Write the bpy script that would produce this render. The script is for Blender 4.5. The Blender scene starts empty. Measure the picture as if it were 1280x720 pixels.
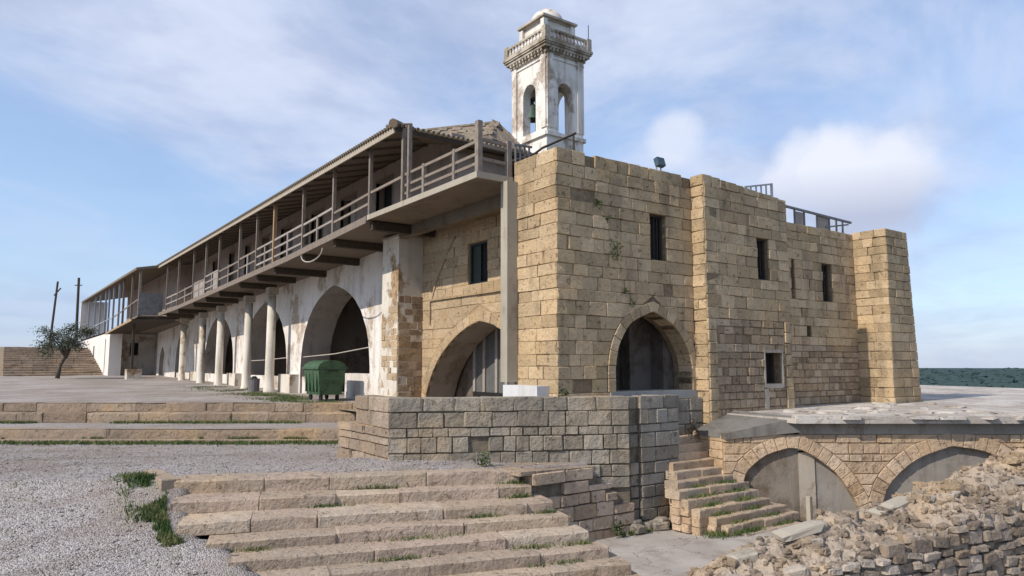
import bpy, math, random
from mathutils import Vector, Matrix, noise as mnoise
random.seed(11)
rnd = random.random
def U(a, b): return a + (b - a) * rnd()
scene = bpy.context.scene
COL = scene.collection
# ------------------------------------------------------------------ camera, sky, sun, exposure
YAW = math.radians(35.566); PITCH = math.radians(6.0928)
cd = bpy.data.cameras.new('camera'); cam = bpy.data.objects.new('camera', cd); COL.objects.link(cam)
cd.sensor_width = 36.0; cd.lens = 890 / 1280 * 36; cd.clip_start = 0.05; cd.clip_end = 6000
cam.location = (0, 0, 1.3); cam.rotation_euler = (math.pi / 2 + PITCH, 0, -YAW)
scene.camera = cam
scene.view_settings.view_transform = 'Standard'; scene.view_settings.look = 'None'
scene.view_settings.exposure = 0.40; scene.view_settings.gamma = 1.0

EL = math.radians(39.5); SH = Vector((-1.0, -0.02, 0)).normalized()
SUN = Vector((SH.x * math.cos(EL), SH.y * math.cos(EL), math.sin(EL)))
sd = bpy.data.lights.new('sun', 'SUN'); sun = bpy.data.objects.new('sun', sd); COL.objects.link(sun)
sd.energy = 3.2; sd.angle = math.radians(0.6); sd.color = (1.0, 0.91, 0.79)
sun.rotation_euler = (-SUN).to_track_quat('-Z', 'Y').to_euler()

w = bpy.data.worlds.new('World'); scene.world = w; w.use_nodes = True
def build_world():
    nt = w.node_tree; N = nt.nodes; L = nt.links
    N.clear()
    out = N.new('ShaderNodeOutputWorld'); bg = N.new('ShaderNodeBackground'); bg.inputs['Strength'].default_value = 0.145
    sky = N.new('ShaderNodeTexSky'); sky.sky_type = 'NISHITA'; sky.sun_disc = False
    sky.sun_elevation = EL; sky.sun_rotation = math.atan2(SUN.x, SUN.y)
    sky.air_density = 1.0; sky.dust_density = 0.2; sky.ozone_density = 3.0
    tc = N.new('ShaderNodeTexCoord')
    sep = N.new('ShaderNodeSeparateXYZ'); L.new(tc.outputs['Generated'], sep.inputs[0])
    def M(op, a, b=None):
        n = N.new('ShaderNodeMath'); n.operation = op
        for i, v in enumerate((a, b)):
            if v is None: continue
            if isinstance(v, (int, float)): n.inputs[i].default_value = v
            else: L.new(v, n.inputs[i])
        return n.outputs[0]
    zz = M('ADD', M('MAXIMUM', sep.outputs[2], 0.0), 0.22)
    px = M('DIVIDE', sep.outputs[0], zz); py = M('DIVIDE', sep.outputs[1], zz)
    cmb = N.new('ShaderNodeCombineXYZ'); L.new(px, cmb.inputs[0]); L.new(py, cmb.inputs[1])
    mp = N.new('ShaderNodeMapping'); L.new(cmb.outputs[0], mp.inputs[0])
    mp.inputs['Rotation'].default_value = (0, 0, math.radians(-62)); mp.inputs['Scale'].default_value = (0.85, 1.1, 1); mp.inputs['Location'].default_value = (0.20, 2.45, 0)
    n1 = N.new('ShaderNodeTexNoise'); n1.inputs['Scale'].default_value = 1.0; n1.inputs['Detail'].default_value = 10; n1.inputs['Roughness'].default_value = 0.58; n1.inputs['Distortion'].default_value = 0.7
    L.new(mp.outputs[0], n1.inputs['Vector'])
    r1 = N.new('ShaderNodeMapRange'); r1.interpolation_type = 'SMOOTHSTEP'; r1.inputs[1].default_value = 0.36; r1.inputs[2].default_value = 0.66
    L.new(n1.outputs['Fac'], r1.inputs[0])
    n2 = N.new('ShaderNodeTexNoise'); n2.inputs['Scale'].default_value = 2.6; n2.inputs['Detail'].default_value = 7; n2.inputs['Roughness'].default_value = 0.55
    L.new(mp.outputs[0], n2.inputs['Vector'])
    g2 = N.new('ShaderNodeMapRange'); g2.interpolation_type = 'SMOOTHSTEP'; g2.inputs[1].default_value = 0.32; g2.inputs[2].default_value = 0.6; L.new(n2.outputs['Fac'], g2.inputs[0])
    cl = N.new('ShaderNodeMix'); cl.data_type = 'RGBA'      # grey undersides to white tops
    cl.inputs['A'].default_value = (2.75, 3.15, 4.25, 1); cl.inputs['B'].default_value = (3.9, 4.25, 5.2, 1)
    L.new(g2.outputs[0], cl.inputs['Factor'])
    veil = M('POWER', M('SUBTRACT', 1.0, M('MAXIMUM', sep.outputs[2], 0.0)), 6.0)
    fac = M('MINIMUM', M('ADD', M('ADD', M('MULTIPLY', M('MULTIPLY', r1.outputs[0], 0.80), M('ADD', M('MINIMUM', M('MULTIPLY', M('MAXIMUM', sep.outputs[2], 0.0), 2.6), 0.6), 0.4)), 0.16), M('MULTIPLY', veil, 0.10)), 1.0)
    nrm = N.new('ShaderNodeVectorMath'); nrm.operation = 'NORMALIZE'; L.new(tc.outputs['Generated'], nrm.inputs[0])
    n3 = N.new('ShaderNodeTexNoise'); n3.inputs['Scale'].default_value = 9.0; n3.inputs['Detail'].default_value = 8; n3.inputs['Roughness'].default_value = 0.55; L.new(nrm.outputs[0], n3.inputs['Vector'])
    puff = 0.0
    for (dv, wd, am) in (((0.853, 0.470, 0.224), 0.0034, 1.0), ((0.876, 0.43, 0.220), 0.0030, 0.95), ((0.832, 0.50, 0.232), 0.0024, 0.85), ((0.72, 0.625, 0.30), 0.0012, 0.6)):   # small cumulus puffs
        dp = N.new('ShaderNodeVectorMath'); dp.operation = 'DOT_PRODUCT'; L.new(nrm.outputs[0], dp.inputs[0]); dp.inputs[1].default_value = Vector(dv).normalized()
        q = M('ADD', M('DIVIDE', M('SUBTRACT', 1.0, dp.outputs['Value']), wd), M('MULTIPLY', M('SUBTRACT', n3.outputs['Fac'], 0.5), 2.0))
        mr = N.new('ShaderNodeMapRange'); mr.interpolation_type = 'SMOOTHSTEP'; mr.inputs[1].default_value = 1.0; mr.inputs[2].default_value = 0.25; L.new(q, mr.inputs[0])
        puff = M('MAXIMUM', puff, M('MULTIPLY', mr.outputs[0], am))
    mx = N.new('ShaderNodeMix'); mx.data_type = 'RGBA'
    L.new(fac, mx.inputs['Factor']); L.new(sky.outputs[0], mx.inputs['A']); L.new(cl.outputs['Result'], mx.inputs['B'])
    pm = N.new('ShaderNodeMix'); pm.data_type = 'RGBA'; L.new(puff, pm.inputs['Factor'])
    vm = N.new('ShaderNodeMix'); vm.data_type = 'RGBA'; L.new(M('MULTIPLY', M('POWER', M('SUBTRACT', 1.0, M('MAXIMUM', sep.outputs[2], 0.0)), 4.5), 0.72), vm.inputs['Factor']); L.new(mx.outputs['Result'], vm.inputs['A']); vm.inputs['B'].default_value = (1.95, 2.55, 3.9, 1)   # blue-lavender haze low in the sky, all round
    L.new(vm.outputs['Result'], pm.inputs['A'])
    pc = N.new('ShaderNodeMix'); pc.data_type = 'RGBA'; pc.inputs['A'].default_value = (2.7, 3.0, 3.9, 1); pc.inputs['B'].default_value = (4.5, 4.7, 5.3, 1); L.new(M('MULTIPLY', M('SUBTRACT', sep.outputs[2], 0.185), 16.0), pc.inputs['Factor']); L.new(pc.outputs['Result'], pm.inputs['B'])
    L.new(pm.outputs['Result'], bg.inputs['Color']); L.new(bg.outputs[0], out.inputs[0])
build_world()

# ------------------------------------------------------------------ helpers
RV = Vector((math.cos(YAW), -math.sin(YAW), 0)); FV = Vector((math.sin(YAW), math.cos(YAW), 0))
def W(l, d, z=0.0): return Vector((RV.x * l + FV.x * d, RV.y * l + FV.y * d, z))
def LD(p): return p[0] * RV.x + p[1] * RV.y, p[0] * FV.x + p[1] * FV.y
def lerp(a, b, t): return a + (b - a) * t
def interp(pts, x):
    if x <= pts[0][0]: return pts[0][1]
    for (x0, y0), (x1, y1) in zip(pts, pts[1:]):
        if x <= x1: return lerp(y0, y1, (x - x0) / (x1 - x0 or 1e-9))
    return pts[-1][1]
def sm(a, b, x):
    t = min(1, max(0, (x - a) / (b - a))); return t * t * (3 - 2 * t)

# The right-hand stone buildings, terrace and steps are built larger, then scaled down evenly about the camera eye.
UK, UZ = 1.0, 0.0
def unit(k=1.0, z=0.0):
    global UK, UZ
    UK, UZ = k, z
def eye_scale(): unit(.888, .1456)
def g3(x, y, z): return (x * .888, y * .888, z * .888 + .1456)
class MB:
    def __init__(s): s.v = []; s.f = []
    def add(s, vs, fs):
        o = len(s.v); s.v += [tuple(v) for v in vs]; s.f += [tuple(i + o for i in f) for f in fs]; return s
    def quad(s, a, b, c, d): return s.add((a, b, c, d), ((0, 1, 2, 3),))
    def box(s, x0, x1, y0, y1, z0, z1):
        return s.obox(((x0 + x1) / 2, (y0 + y1) / 2, (z0 + z1) / 2), (x1 - x0, y1 - y0, z1 - z0))
    def obox(s, c, d, rot=None, ch=0.0):
        if ch: vs, fs = chamf(min(ch / min(d), .3) if False else ch, d)
        else:
            vs = [Vector((sx * d[0] / 2, sy * d[1] / 2, sz * d[2] / 2)) for sx in (-1, 1) for sy in (-1, 1) for sz in (-1, 1)]
            fs = ((0, 1, 3, 2), (4, 6, 7, 5), (0, 4, 5, 1), (2, 3, 7, 6), (0, 2, 6, 4), (1, 5, 7, 3))
        c = Vector(c)
        return s.add([(rot @ v if rot else v) + c for v in vs], fs)
    def bar(s, a, b, wd, ht=None):
        a = Vector(a); b = Vector(b); d = b - a; ht = ht or wd
        q = d.to_track_quat('X', 'Z').to_matrix()
        return s.obox((a + b) / 2, (d.length, wd, ht), q)
    def tube(s, pts, r, n=8, cap=True):
        pts = [Vector(p) for p in pts]; rs = r if isinstance(r, (list, tuple)) else [r] * len(pts)
        o = len(s.v)
        for i, p in enumerate(pts):
            d = (pts[min(i + 1, len(pts) - 1)] - pts[max(i - 1, 0)]).normalized()
            q = d.to_track_quat('Z', 'Y').to_matrix()
            for k in range(n):
                a = 2 * math.pi * k / n
                s.v.append(tuple(p + q @ Vector((math.cos(a) * rs[i], math.sin(a) * rs[i], 0))))
        for i in range(len(pts) - 1):
            for k in range(n):
                k2 = (k + 1) % n
                s.f.append((o + i * n + k, o + i * n + k2, o + (i + 1) * n + k2, o + (i + 1) * n + k))
        if cap:
            s.f.append(tuple(o + k for k in reversed(range(n)))); s.f.append(tuple(o + (len(pts) - 1) * n + k for k in range(n)))
        return s
    def lathe(s, c, prof, n=20, rot0=0):
        c = Vector(c); o = len(s.v)
        for r, z in prof:
            for k in range(n):
                a = rot0 + 2 * math.pi * k / n; s.v.append((c.x + r * math.cos(a), c.y + r * math.sin(a), c.z + z))
        for i in range(len(prof) - 1):
            for k in range(n):
                k2 = (k + 1) % n; s.f.append((o + i * n + k, o + i * n + k2, o + (i + 1) * n + k2, o + (i + 1) * n + k))
        s.f.append(tuple(o + (len(prof) - 1) * n + k for k in range(n)))
        return s
    def build(s, name, mat, parent=None, smooth=False, kind=None):
        me = bpy.data.meshes.new(name); me.from_pydata(s.v if UK == 1.0 else [(v[0] * UK, v[1] * UK, v[2] * UK + UZ) for v in s.v], [], s.f); me.update()
        if smooth: me.polygons.foreach_set('use_smooth', [True] * len(me.polygons))
        me.materials.append(mat)
        return link(name, me, parent, kind)
def link(name, me, parent=None, kind=None):
    o = bpy.data.objects.new(name, me); COL.objects.link(o)
    if parent: attach(o, parent)
    if kind: o['kind'] = kind
    return o
def attach(o, parent):
    o.parent = parent
    if parent.type == 'EMPTY' and parent.get('label'): o.matrix_parent_inverse = Matrix.Translation(-parent.location)
def tag(o, label, cat, group=None):
    o['label'] = label; o['category'] = cat
    if group: o['group'] = group
    return o
def thing(name, loc, label, cat, group=None):
    o = bpy.data.objects.new(name, None); COL.objects.link(o); o.location = (loc[0] * UK, loc[1] * UK, loc[2] * UK + UZ); o.empty_display_size = 0.3
    return tag(o, label, cat, group)

def chamf(c, d=(1, 1, 1), jit=0.0, R=random):
    vs = []; idx = {}
    for sx in (-1, 1):
        for sy in (-1, 1):
            for sz in (-1, 1):
                for ax in range(3):
                    p = [sx * .5, sy * .5, sz * .5]
                    for k in range(3):
                        if k != ax: p[k] *= (1 - 2 * c)
                    p = [p[k] * d[k] + R.uniform(-jit, jit) * d[k] for k in range(3)]
                    idx[(sx, sy, sz, ax)] = len(vs); vs.append(Vector(p))
    fs = []
    for ax in range(3):
        o = [k for k in range(3) if k != ax]
        for s in (-1, 1):
            q = []
            for a, b in ((-1, -1), (1, -1), (1, 1), (-1, 1)):
                k = [0, 0, 0]; k[ax] = s; k[o[0]] = a; k[o[1]] = b; q.append(idx[(*k, ax)])
            fs.append(q)
    for ax in range(3):
        o = [k for k in range(3) if k != ax]
        for a in (-1, 1):
            for b in (-1, 1):
                q = []
                for s, t in ((-1, 0), (-1, 1), (1, 1), (1, 0)):
                    k = [0, 0, 0]; k[ax] = s; k[o[0]] = a; k[o[1]] = b; q.append(idx[(*k, o[t])])
                fs.append(q)
    for sx in (-1, 1):
        for sy in (-1, 1):
            for sz in (-1, 1): fs.append([idx[(sx, sy, sz, ax)] for ax in range(3)])
    # consistent outward winding
    out = []
    for f in fs:
        c0 = sum((vs[i] for i in f), Vector()) / len(f)
        n = (vs[f[1]] - vs[f[0]]).cross(vs[f[2]] - vs[f[0]])
        out.append(tuple(f) if n.dot(c0) >= 0 else tuple(reversed(f)))
    return vs, out

# ------------------------------------------------------------------ materials (procedural)
class NT:
    def __init__(s, name):
        s.m = bpy.data.materials.new(name); s.m.use_nodes = True; s.n = s.m.node_tree.nodes; s.l = s.m.node_tree.links
        s.n.clear(); s.out = s.n.new('ShaderNodeOutputMaterial'); s.b = s.n.new('ShaderNodeBsdfPrincipled')
        s.l.new(s.b.outputs[0], s.out.inputs[0]); s.b.inputs['Roughness'].default_value = .9
        if 'Specular IOR Level' in s.b.inputs: s.b.inputs['Specular IOR Level'].default_value = .25
        s.pos = s.n.new('ShaderNodeNewGeometry').outputs['Position']
        s.rand = s.n.new('ShaderNodeObjectInfo').outputs['Random']
    def put(s, v, sock):
        if isinstance(v, (int, float)): sock.default_value = v
        elif isinstance(v, tuple): sock.default_value = v if len(v) == 4 else (*v, 1)
        else: s.l.new(v, sock)
    def math(s, op, a, b=0.0, clamp=False):
        n = s.n.new('ShaderNodeMath'); n.operation = op; n.use_clamp = clamp; s.put(a, n.inputs[0]); s.put(b, n.inputs[1]); return n.outputs[0]
    def map(s, sc=(1, 1, 1), loc=(0, 0, 0), rot=(0, 0, 0)):
        n = s.n.new('ShaderNodeMapping'); s.l.new(s.pos, n.inputs[0]); n.inputs['Scale'].default_value = sc; n.inputs['Location'].default_value = loc; n.inputs['Rotation'].default_value = rot
        return n.outputs[0]
    def noise(s, sc, det=4, ro=.55, vec=None, dist=0.0):
        n = s.n.new('ShaderNodeTexNoise'); n.inputs['Scale'].default_value = sc; n.inputs['Detail'].default_value = det; n.inputs['Roughness'].default_value = ro
        n.inputs['Distortion'].default_value = dist; s.l.new(vec or s.pos, n.inputs['Vector']); return n.outputs['Fac']
    def vor(s, sc, vec=None, feat='F1', out='Distance'):
        n = s.n.new('ShaderNodeTexVoronoi'); n.feature = feat; n.inputs['Scale'].default_value = sc; s.l.new(vec or s.pos, n.inputs['Vector']); return n.outputs[out]
    def ramp(s, f, a, b):
        n = s.n.new('ShaderNodeMapRange'); n.interpolation_type = 'SMOOTHSTEP'; s.put(f, n.inputs[0]); n.inputs[1].default_value = a; n.inputs[2].default_value = b; return n.outputs[0]
    def mix(s, f, a, b, blend='MIX'):
        n = s.n.new('ShaderNodeMix'); n.data_type = 'RGBA'; n.blend_type = blend; s.put(f, n.inputs['Factor']); s.put(a, n.inputs['A']); s.put(b, n.inputs['B']); return n.outputs['Result']
    def val(s, c, v):   # colour times a value
        return s.mix(1.0, c, v, 'MULTIPLY')
    def bump(s, h, st=.5, dist=.02):
        n = s.n.new('ShaderNodeBump'); n.inputs['Strength'].default_value = st; n.inputs['Distance'].default_value = dist; s.l.new(h, n.inputs['Height']); s.l.new(n.outputs[0], s.b.inputs['Normal'])
    def done(s, c, ro=.9):
        s.put(c, s.b.inputs['Base Color']); s.put(ro, s.b.inputs['Roughness']); return s.m

def m_stone(name, light, dark, stain=(.10, .085, .065), stain_amt=.35, pit=.6, alt=None):
    k = NT(name)
    c = k.mix(k.ramp(k.rand, .02, .98), dark, light)
    c = k.mix(k.math('MULTIPLY', k.ramp(k.noise(.45, 4, .6, k.map((1, 1, 1), (31, 7, 2))), .46, .66), .5), c, k.mix(.65, light, (.62, .40, .17)))
    c = k.mix(k.math('MULTIPLY', k.ramp(k.math('FRACT', k.math('MULTIPLY', k.rand, 13.7)), .72, .95), .55), c, k.val(light, (.98, .92, .84)))
    c = k.mix(k.math('MULTIPLY', k.ramp(k.math('FRACT', k.math('MULTIPLY', k.rand, 5.3)), .80, .97), .5), c, k.val(dark, (.72, .68, .62)))
    if alt: c = k.mix(k.math('GREATER_THAN', k.math('FRACT', k.math('MULTIPLY', k.rand, 7.31)), .78), c, alt)
    c = k.mix(k.math('MULTIPLY', k.ramp(k.noise(1.1, 5), .42, .72), .45), c, dark)
    fine = k.noise(16, 6, .65); c = k.mix(k.math('MULTIPLY', k.ramp(fine, .35, .75), .38), c, k.val(c, (.5, .48, .45)))
    st = k.ramp(k.noise(1.0, 6, .6, k.map((1.7, 1.7, .45), (5, 2, 7))), .50, .74)
    c = k.mix(k.math('MULTIPLY', st, stain_amt), c, stain)
    pits = k.ramp(k.vor(13), .0, .30); pits2 = k.ramp(k.noise(7, 5, .7), .28, .42)
    pm = k.math('MULTIPLY', pits2, k.math('ADD', k.math('MULTIPLY', pits, .4), .6))
    c = k.mix(k.math('MULTIPLY', k.math('SUBTRACT', 1.0, pm), pit * .7), c, k.val(c, (.42, .38, .33)))
    big = k.noise(4.5, 5, .6)
    h = k.math('ADD', k.math('ADD', k.math('MULTIPLY', pm, 1.0), k.math('MULTIPLY', fine, .8)), k.math('MULTIPLY', big, 2.2))
    k.bump(h, .9, .03)
    return k.done(c, .92)
M_ASH = m_stone('ashlar_limestone', (.61, .465, .295), (.41, .305, .185), stain_amt=.52, pit=.9)
M_RUB = m_stone('rubble_limestone', (.44, .335, .23), (.30, .22, .15), stain=(.12, .095, .07), stain_amt=.5, pit=.9, alt=(.50, .39, .27))
M_TER = m_stone('terrace_limestone', (.365, .33, .275), (.24, .215, .175), stain=(.085, .078, .06), stain_amt=.55, pit=.7)
M_STEP = m_stone('step_limestone', (.50, .415, .325), (.38, .305, .235), stain=(.19, .14, .10), stain_amt=.42, pit=.8, alt=(.44, .345, .27))
M_KERB = m_stone('kerb_limestone', (.40, .32, .245), (.29, .225, .17), stain=(.10, .09, .06), stain_amt=.5)
M_PINK = m_stone('vault_limestone', (.60, .47, .35), (.44, .325, .225), stain=(.14, .10, .07), stain_amt=.3, pit=.6)
M_ROCK = m_stone('rubble_rock', (.37, .31, .25), (.20, .16, .125), stain=(.08, .066, .052), stain_amt=.55, pit=.95, alt=(.44, .38, .315))
M_RECESS = m_stone('recess_limestone', (.53, .41, .275), (.42, .32, .205), stain=(.22, .15, .09), stain_amt=.4, pit=.5)

def m_mortar(name, c0, c1):
    k = NT(name); n = k.noise(9, 6, .65); c = k.mix(k.ramp(n, .3, .7), c0, c1)
    k.bump(k.noise(22, 5, .7), .8, .02); return k.done(c, .95)
M_MORT = m_mortar('old_mortar', (.17, .125, .08), (.29, .215, .135))
M_MORT_G = m_mortar('grey_mortar', (.12, .10, .075), (.21, .175, .13))
M_MORT_L = m_mortar('pale_mortar', (.33, .235, .135), (.43, .31, .185))
M_CORE = m_stone('crumbling_lime_mortar', (.40, .335, .27), (.22, .175, .135), stain=(.10, .08, .06), stain_amt=.6, pit=1.0)
M_EARTH = m_mortar('bare_earth', (.22, .17, .12), (.32, .26, .19))

def m_plaster(name, base, peel, grey, peel_lo=.50, peel_hi=.60, amt=1.0, streak=.5):
    k = NT(name)
    c = k.mix(k.math('MULTIPLY', k.ramp(k.noise(.55, 6, .6), .42, .68), .65), base, grey)
    st = k.ramp(k.noise(1.0, 6, .62, k.map((2.6, 2.6, .28), (3, 8, 1))), .50, .72)
    c = k.mix(k.math('MULTIPLY', st, streak), c, k.val(grey, (.7, .66, .6)))
    pe = k.ramp(k.noise(.8, 9, .68, k.map((1, 1, .8), (11, 4, 2))), peel_lo, peel_hi)
    pc = k.mix(k.ramp(k.noise(6, 5), .35, .65), peel, k.val(peel, (.55, .5, .45)))
    c = k.mix(k.math('MULTIPLY', pe, amt), c, pc)
    f = k.noise(24, 5, .7); c = k.mix(k.math('MULTIPLY', k.ramp(f, .45, .8), .3), c, k.val(c, (.6, .58, .55)))
    k.bump(k.math('ADD', k.math('MULTIPLY', k.math('SUBTRACT', 1.0, pe), 1.2), k.math('MULTIPLY', f, .35)), .55, .02)
    return k.done(c, .92)
M_PLAS = m_plaster('peeling_white_plaster', (.76, .72, .67), (.46, .35, .25), (.52, .465, .405), .52, .62, .8, .6)
M_PIER = m_plaster('peeling_pier_plaster', (.66, .61, .53), (.42, .30, .18), (.48, .42, .34), .50, .58)
M_TOWP = m_plaster('weathered_tower_plaster', (.80, .76, .70), (.44, .35, .27), (.54, .48, .41), .49, .60, .8, .75)
M_TOWC = m_plaster('stained_tower_cornice', (.52, .46, .38), (.30, .24, .17), (.30, .27, .20), .46, .58, .85, .7)
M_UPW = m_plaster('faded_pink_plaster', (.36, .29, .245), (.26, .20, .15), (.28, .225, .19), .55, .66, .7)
M_WHITE = m_plaster('limewash', (.80, .76, .71), (.58, .46, .35), (.66, .60, .54), .60, .7, .5, .3)
M_COLM = m_plaster('column_plaster', (.68, .63, .55), (.44, .34, .21), (.46, .43, .35), .50, .60, .85, .6)
M_CEM = m_plaster('grey_cement', (.36, .35, .325), (.27, .25, .22), (.27, .265, .245), .58, .72, .5, .35)
M_CONC = m_plaster('stained_concrete', (.40, .36, .29), (.25, .21, .16), (.30, .265, .21), .55, .68, .6, .5)
M_SURR = m_plaster('worn_lime_surround', (.44, .39, .32), (.33, .26, .18), (.34, .29, .23), .48, .62, .9, .5)
M_CEM2 = m_plaster('dark_grey_cement', (.31, .285, .25), (.24, .20, .155), (.20, .18, .155), .47, .62, .8, .6)
M_ROUGH = m_plaster('rough_brown_render', (.27, .235, .195), (.20, .155, .115), (.17, .15, .125), .46, .60, .85, .6)
M_HAUN = m_plaster('weathered_dark_cement', (.20, .19, .175), (.15, .135, .115), (.14, .13, .12), .48, .62, .8, .6)
M_SLAB = m_plaster('underside_shade_concrete', (.20, .165, .125), (.13, .10, .075), (.14, .115, .09), .52, .66, .7, .5)  # shade under the slab and beam put into this concrete colour
M_CROOF = None
M_INN = m_plaster('dim_room_plaster', (.17, .145, .125), (.12, .095, .07), (.12, .10, .085), .5, .62, .8)  # indoor darkness of rooms and passages put into the plaster colour
M_LINING = m_plaster('dark_arch_lining', (.30, .275, .25), (.21, .17, .14), (.22, .20, .18), .52, .64, .6)  # darker plaster than the wall face, for arch soffits and reveals
M_PLINTH = m_plaster('fresh_white_cement', (.66, .66, .67), (.45, .41, .36), (.50, .49, .48), .56, .66, .7, .5)

def m_wood(name, a, b):
    k = NT(name); g = k.noise(6, 6, .6, k.map((5, 5, 1.0))); c = k.mix(k.ramp(g, .3, .7), a, b)
    c = k.mix(k.math('MULTIPLY', k.rand, .45), c, k.val(c, (.62, .58, .54))); k.bump(g, .4, .01); return k.done(c, .85)
M_WOOD = m_wood('weathered_timber', (.32, .27, .225), (.18, .148, .12))
M_DARKW = m_wood('dark_timber', (.10, .078, .058), (.055, .042, .032))
M_TANW = m_wood('raw_timber', (.46, .32, .19), (.36, .24, .14))
M_FASC = m_wood('pale_fascia_board', (.50, .44, .355), (.38, .325, .255))
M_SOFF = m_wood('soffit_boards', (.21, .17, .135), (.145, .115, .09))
M_PALEB = m_wood('pale_boards', (.40, .365, .335), (.28, .25, .225))
def m_flat(name, c, ro=.6, metal=0.0, var=.2):
    k = NT(name); n = k.noise(5, 5, .6); cc = k.mix(k.math('MULTIPLY', k.ramp(n, .4, .7), var * 2), c, k.val(c, (.55, .52, .5)))
    k.b.inputs['Metallic'].default_value = metal; k.bump(n, .15, .01); return k.done(cc, ro)
M_IRON = m_flat('rusty_iron', (.07, .055, .045), .8)
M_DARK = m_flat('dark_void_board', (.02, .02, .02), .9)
M_DOOR = m_flat('old_door_paint', (.085, .075, .065), .7)
M_GREYD = m_flat('grey_door_paint', (.12, .122, .12), .7)
M_GREENS = m_flat('green_shutter_paint', (.035, .048, .04), .6)
M_BIN = m_flat('green_bin_paint', (.06, .115, .06), .6, 0, .45)
M_BLACK = m_flat('black_rubber', (.018, .018, .018), .7)
M_GALV = m_flat('galvanised_steel', (.40, .41, .42), .5, .3)
M_BLUEB = m_flat('blue_grey_lamp', (.06, .10, .13), .5)
M_BRONZE = m_flat('green_bronze', (.09, .135, .105), .6, .3)
M_ROPE = m_flat('pale_rope', (.46, .42, .37), .9)
M_BINGREY = m_flat('grey_litter_bin', (.16, .155, .16), .6)
M_SHEET = m_flat('grey_sheet_metal', (.21, .215, .22), .6, .2, .35)
M_PVC = m_flat('grey_glazing_bars', (.33, .37, .43), .6)
def m_tile():
    k = NT('old_roof_tile'); c = k.mix(k.rand, (.24, .17, .115), (.13, .10, .075)); c = k.mix(k.ramp(k.noise(3, 6), .4, .65), c, (.16, .15, .11))
    k.bump(k.noise(14, 4), .5, .02); return k.done(c, .9)
M_TILE = m_tile()
def m_church():
    k = NT('lichened_church_roof'); c = k.mix(k.ramp(k.noise(2.2, 7, .68), .35, .66), (.30, .225, .165), (.185, .165, .115)); c = k.mix(k.ramp(k.noise(9, 5), .5, .7), c, (.36, .30, .235))
    k.bump(k.noise(8, 6, .7), .9, .06); return k.done(c, .95)
M_CHR = m_church()
def m_gravel():
    k = NT('pale_gravel')
    col = k.n.new('ShaderNodeTexVoronoi'); col.inputs['Scale'].default_value = 42; k.l.new(k.pos, col.inputs['Vector'])
    s = k.n.new('ShaderNodeSeparateColor'); k.l.new(col.outputs['Color'], s.inputs[0])
    c = k.mix(s.outputs[0], (.30, .27, .255), (.53, .49, .475)); c = k.mix(k.math('GREATER_THAN', s.outputs[1], .9), c, (.20, .17, .15))
    c = k.mix(k.math('MULTIPLY', k.ramp(k.noise(.42, 7, .66), .43, .64), .7), c, (.33, .28, .235))
    c = k.mix(k.math('MULTIPLY', k.ramp(k.noise(2.2, 6, .7), .56, .68), .55), c, (.22, .185, .155))
    c = k.mix(k.math('MULTIPLY', k.ramp(k.noise(1.6, 6, .65), .57, .70), .5), c, (.21, .225, .12))
    tr = k.ramp(k.noise(1.0, 4, .55, k.map((.22, 1.3, 1), (4, 1, 0), (0, 0, math.radians(-30)))), .52, .66); c = k.mix(k.math('MULTIPLY', tr, .5), c, k.val(c, (.68, .64, .6)))
    k.bump(k.math('ADD', k.math('MULTIPLY', col.outputs['Distance'], -1.0), k.noise(40, 3)), .9, .03); return k.done(c, .95)
M_GRAV = m_gravel()
def m_court():
    k = NT('dusty_courtyard'); v = k.n.new('ShaderNodeTexVoronoi'); v.inputs['Scale'].default_value = 16; k.l.new(k.pos, v.inputs['Vector']); sc = k.n.new('ShaderNodeSeparateColor'); k.l.new(v.outputs['Color'], sc.inputs[0])
    c = k.mix(k.ramp(k.noise(.30, 7, .62), .36, .66), (.33, .28, .245), (.46, .42, .395)); c = k.mix(k.math('MULTIPLY', sc.outputs[0], .45), c, k.val(c, (.55, .52, .5)))
    tr = k.ramp(k.noise(.8, 5, .6, k.map((.16, 1.6, 1), (2, 5, 0), (0, 0, math.radians(-60)))), .50, .64); c = k.mix(k.math('MULTIPLY', tr, .45), c, (.29, .245, .205))
    c = k.mix(k.math('MULTIPLY', k.ramp(k.noise(.9, 7, .68), .55, .66), .65), c, (.20, .215, .115)); f = k.noise(22, 5, .7)
    c = k.mix(k.math('MULTIPLY', k.ramp(f, .4, .75), .4), c, k.val(c, (.6, .58, .55))); k.bump(k.math('ADD', f, k.math('MULTIPLY', v.outputs['Distance'], -.8)), .9, .03); return k.done(c, .95)
M_COURT = m_court()
def crack(k, c, sc, w_, dark, amt=.8):
    d = k.noise(2.0, 4); mp = k.n.new('ShaderNodeVectorMath'); mp.operation = 'ADD'; k.l.new(k.pos, mp.inputs[0]); cx = k.n.new('ShaderNodeCombineXYZ'); k.l.new(d, cx.inputs[0]); k.l.new(k.noise(2.6, 4), cx.inputs[1]); k.l.new(cx.outputs[0], mp.inputs[1])
    e = k.vor(sc, mp.outputs[0], 'DISTANCE_TO_EDGE'); return k.mix(k.math('MULTIPLY', k.ramp(e, w_, 0.0), amt), c, dark)
def m_lower():
    k = NT('worn_concrete_path'); c = k.mix(k.ramp(k.noise(.9, 6, .6), .36, .66), (.42, .385, .35), (.34, .305, .27)); f = k.noise(26, 5, .7)
    c = k.mix(k.math('MULTIPLY', k.ramp(f, .45, .75), .35), c, k.val(c, (.62, .58, .55))); c = k.mix(k.math('MULTIPLY', k.ramp(k.noise(1.7, 7, .7), .52, .66), .5), c, (.24, .20, .165)); c = crack(k, c, .7, .012, (.12, .10, .085)); k.bump(f, .5, .015); return k.done(c, .93)
M_LOWER = m_lower()
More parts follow.
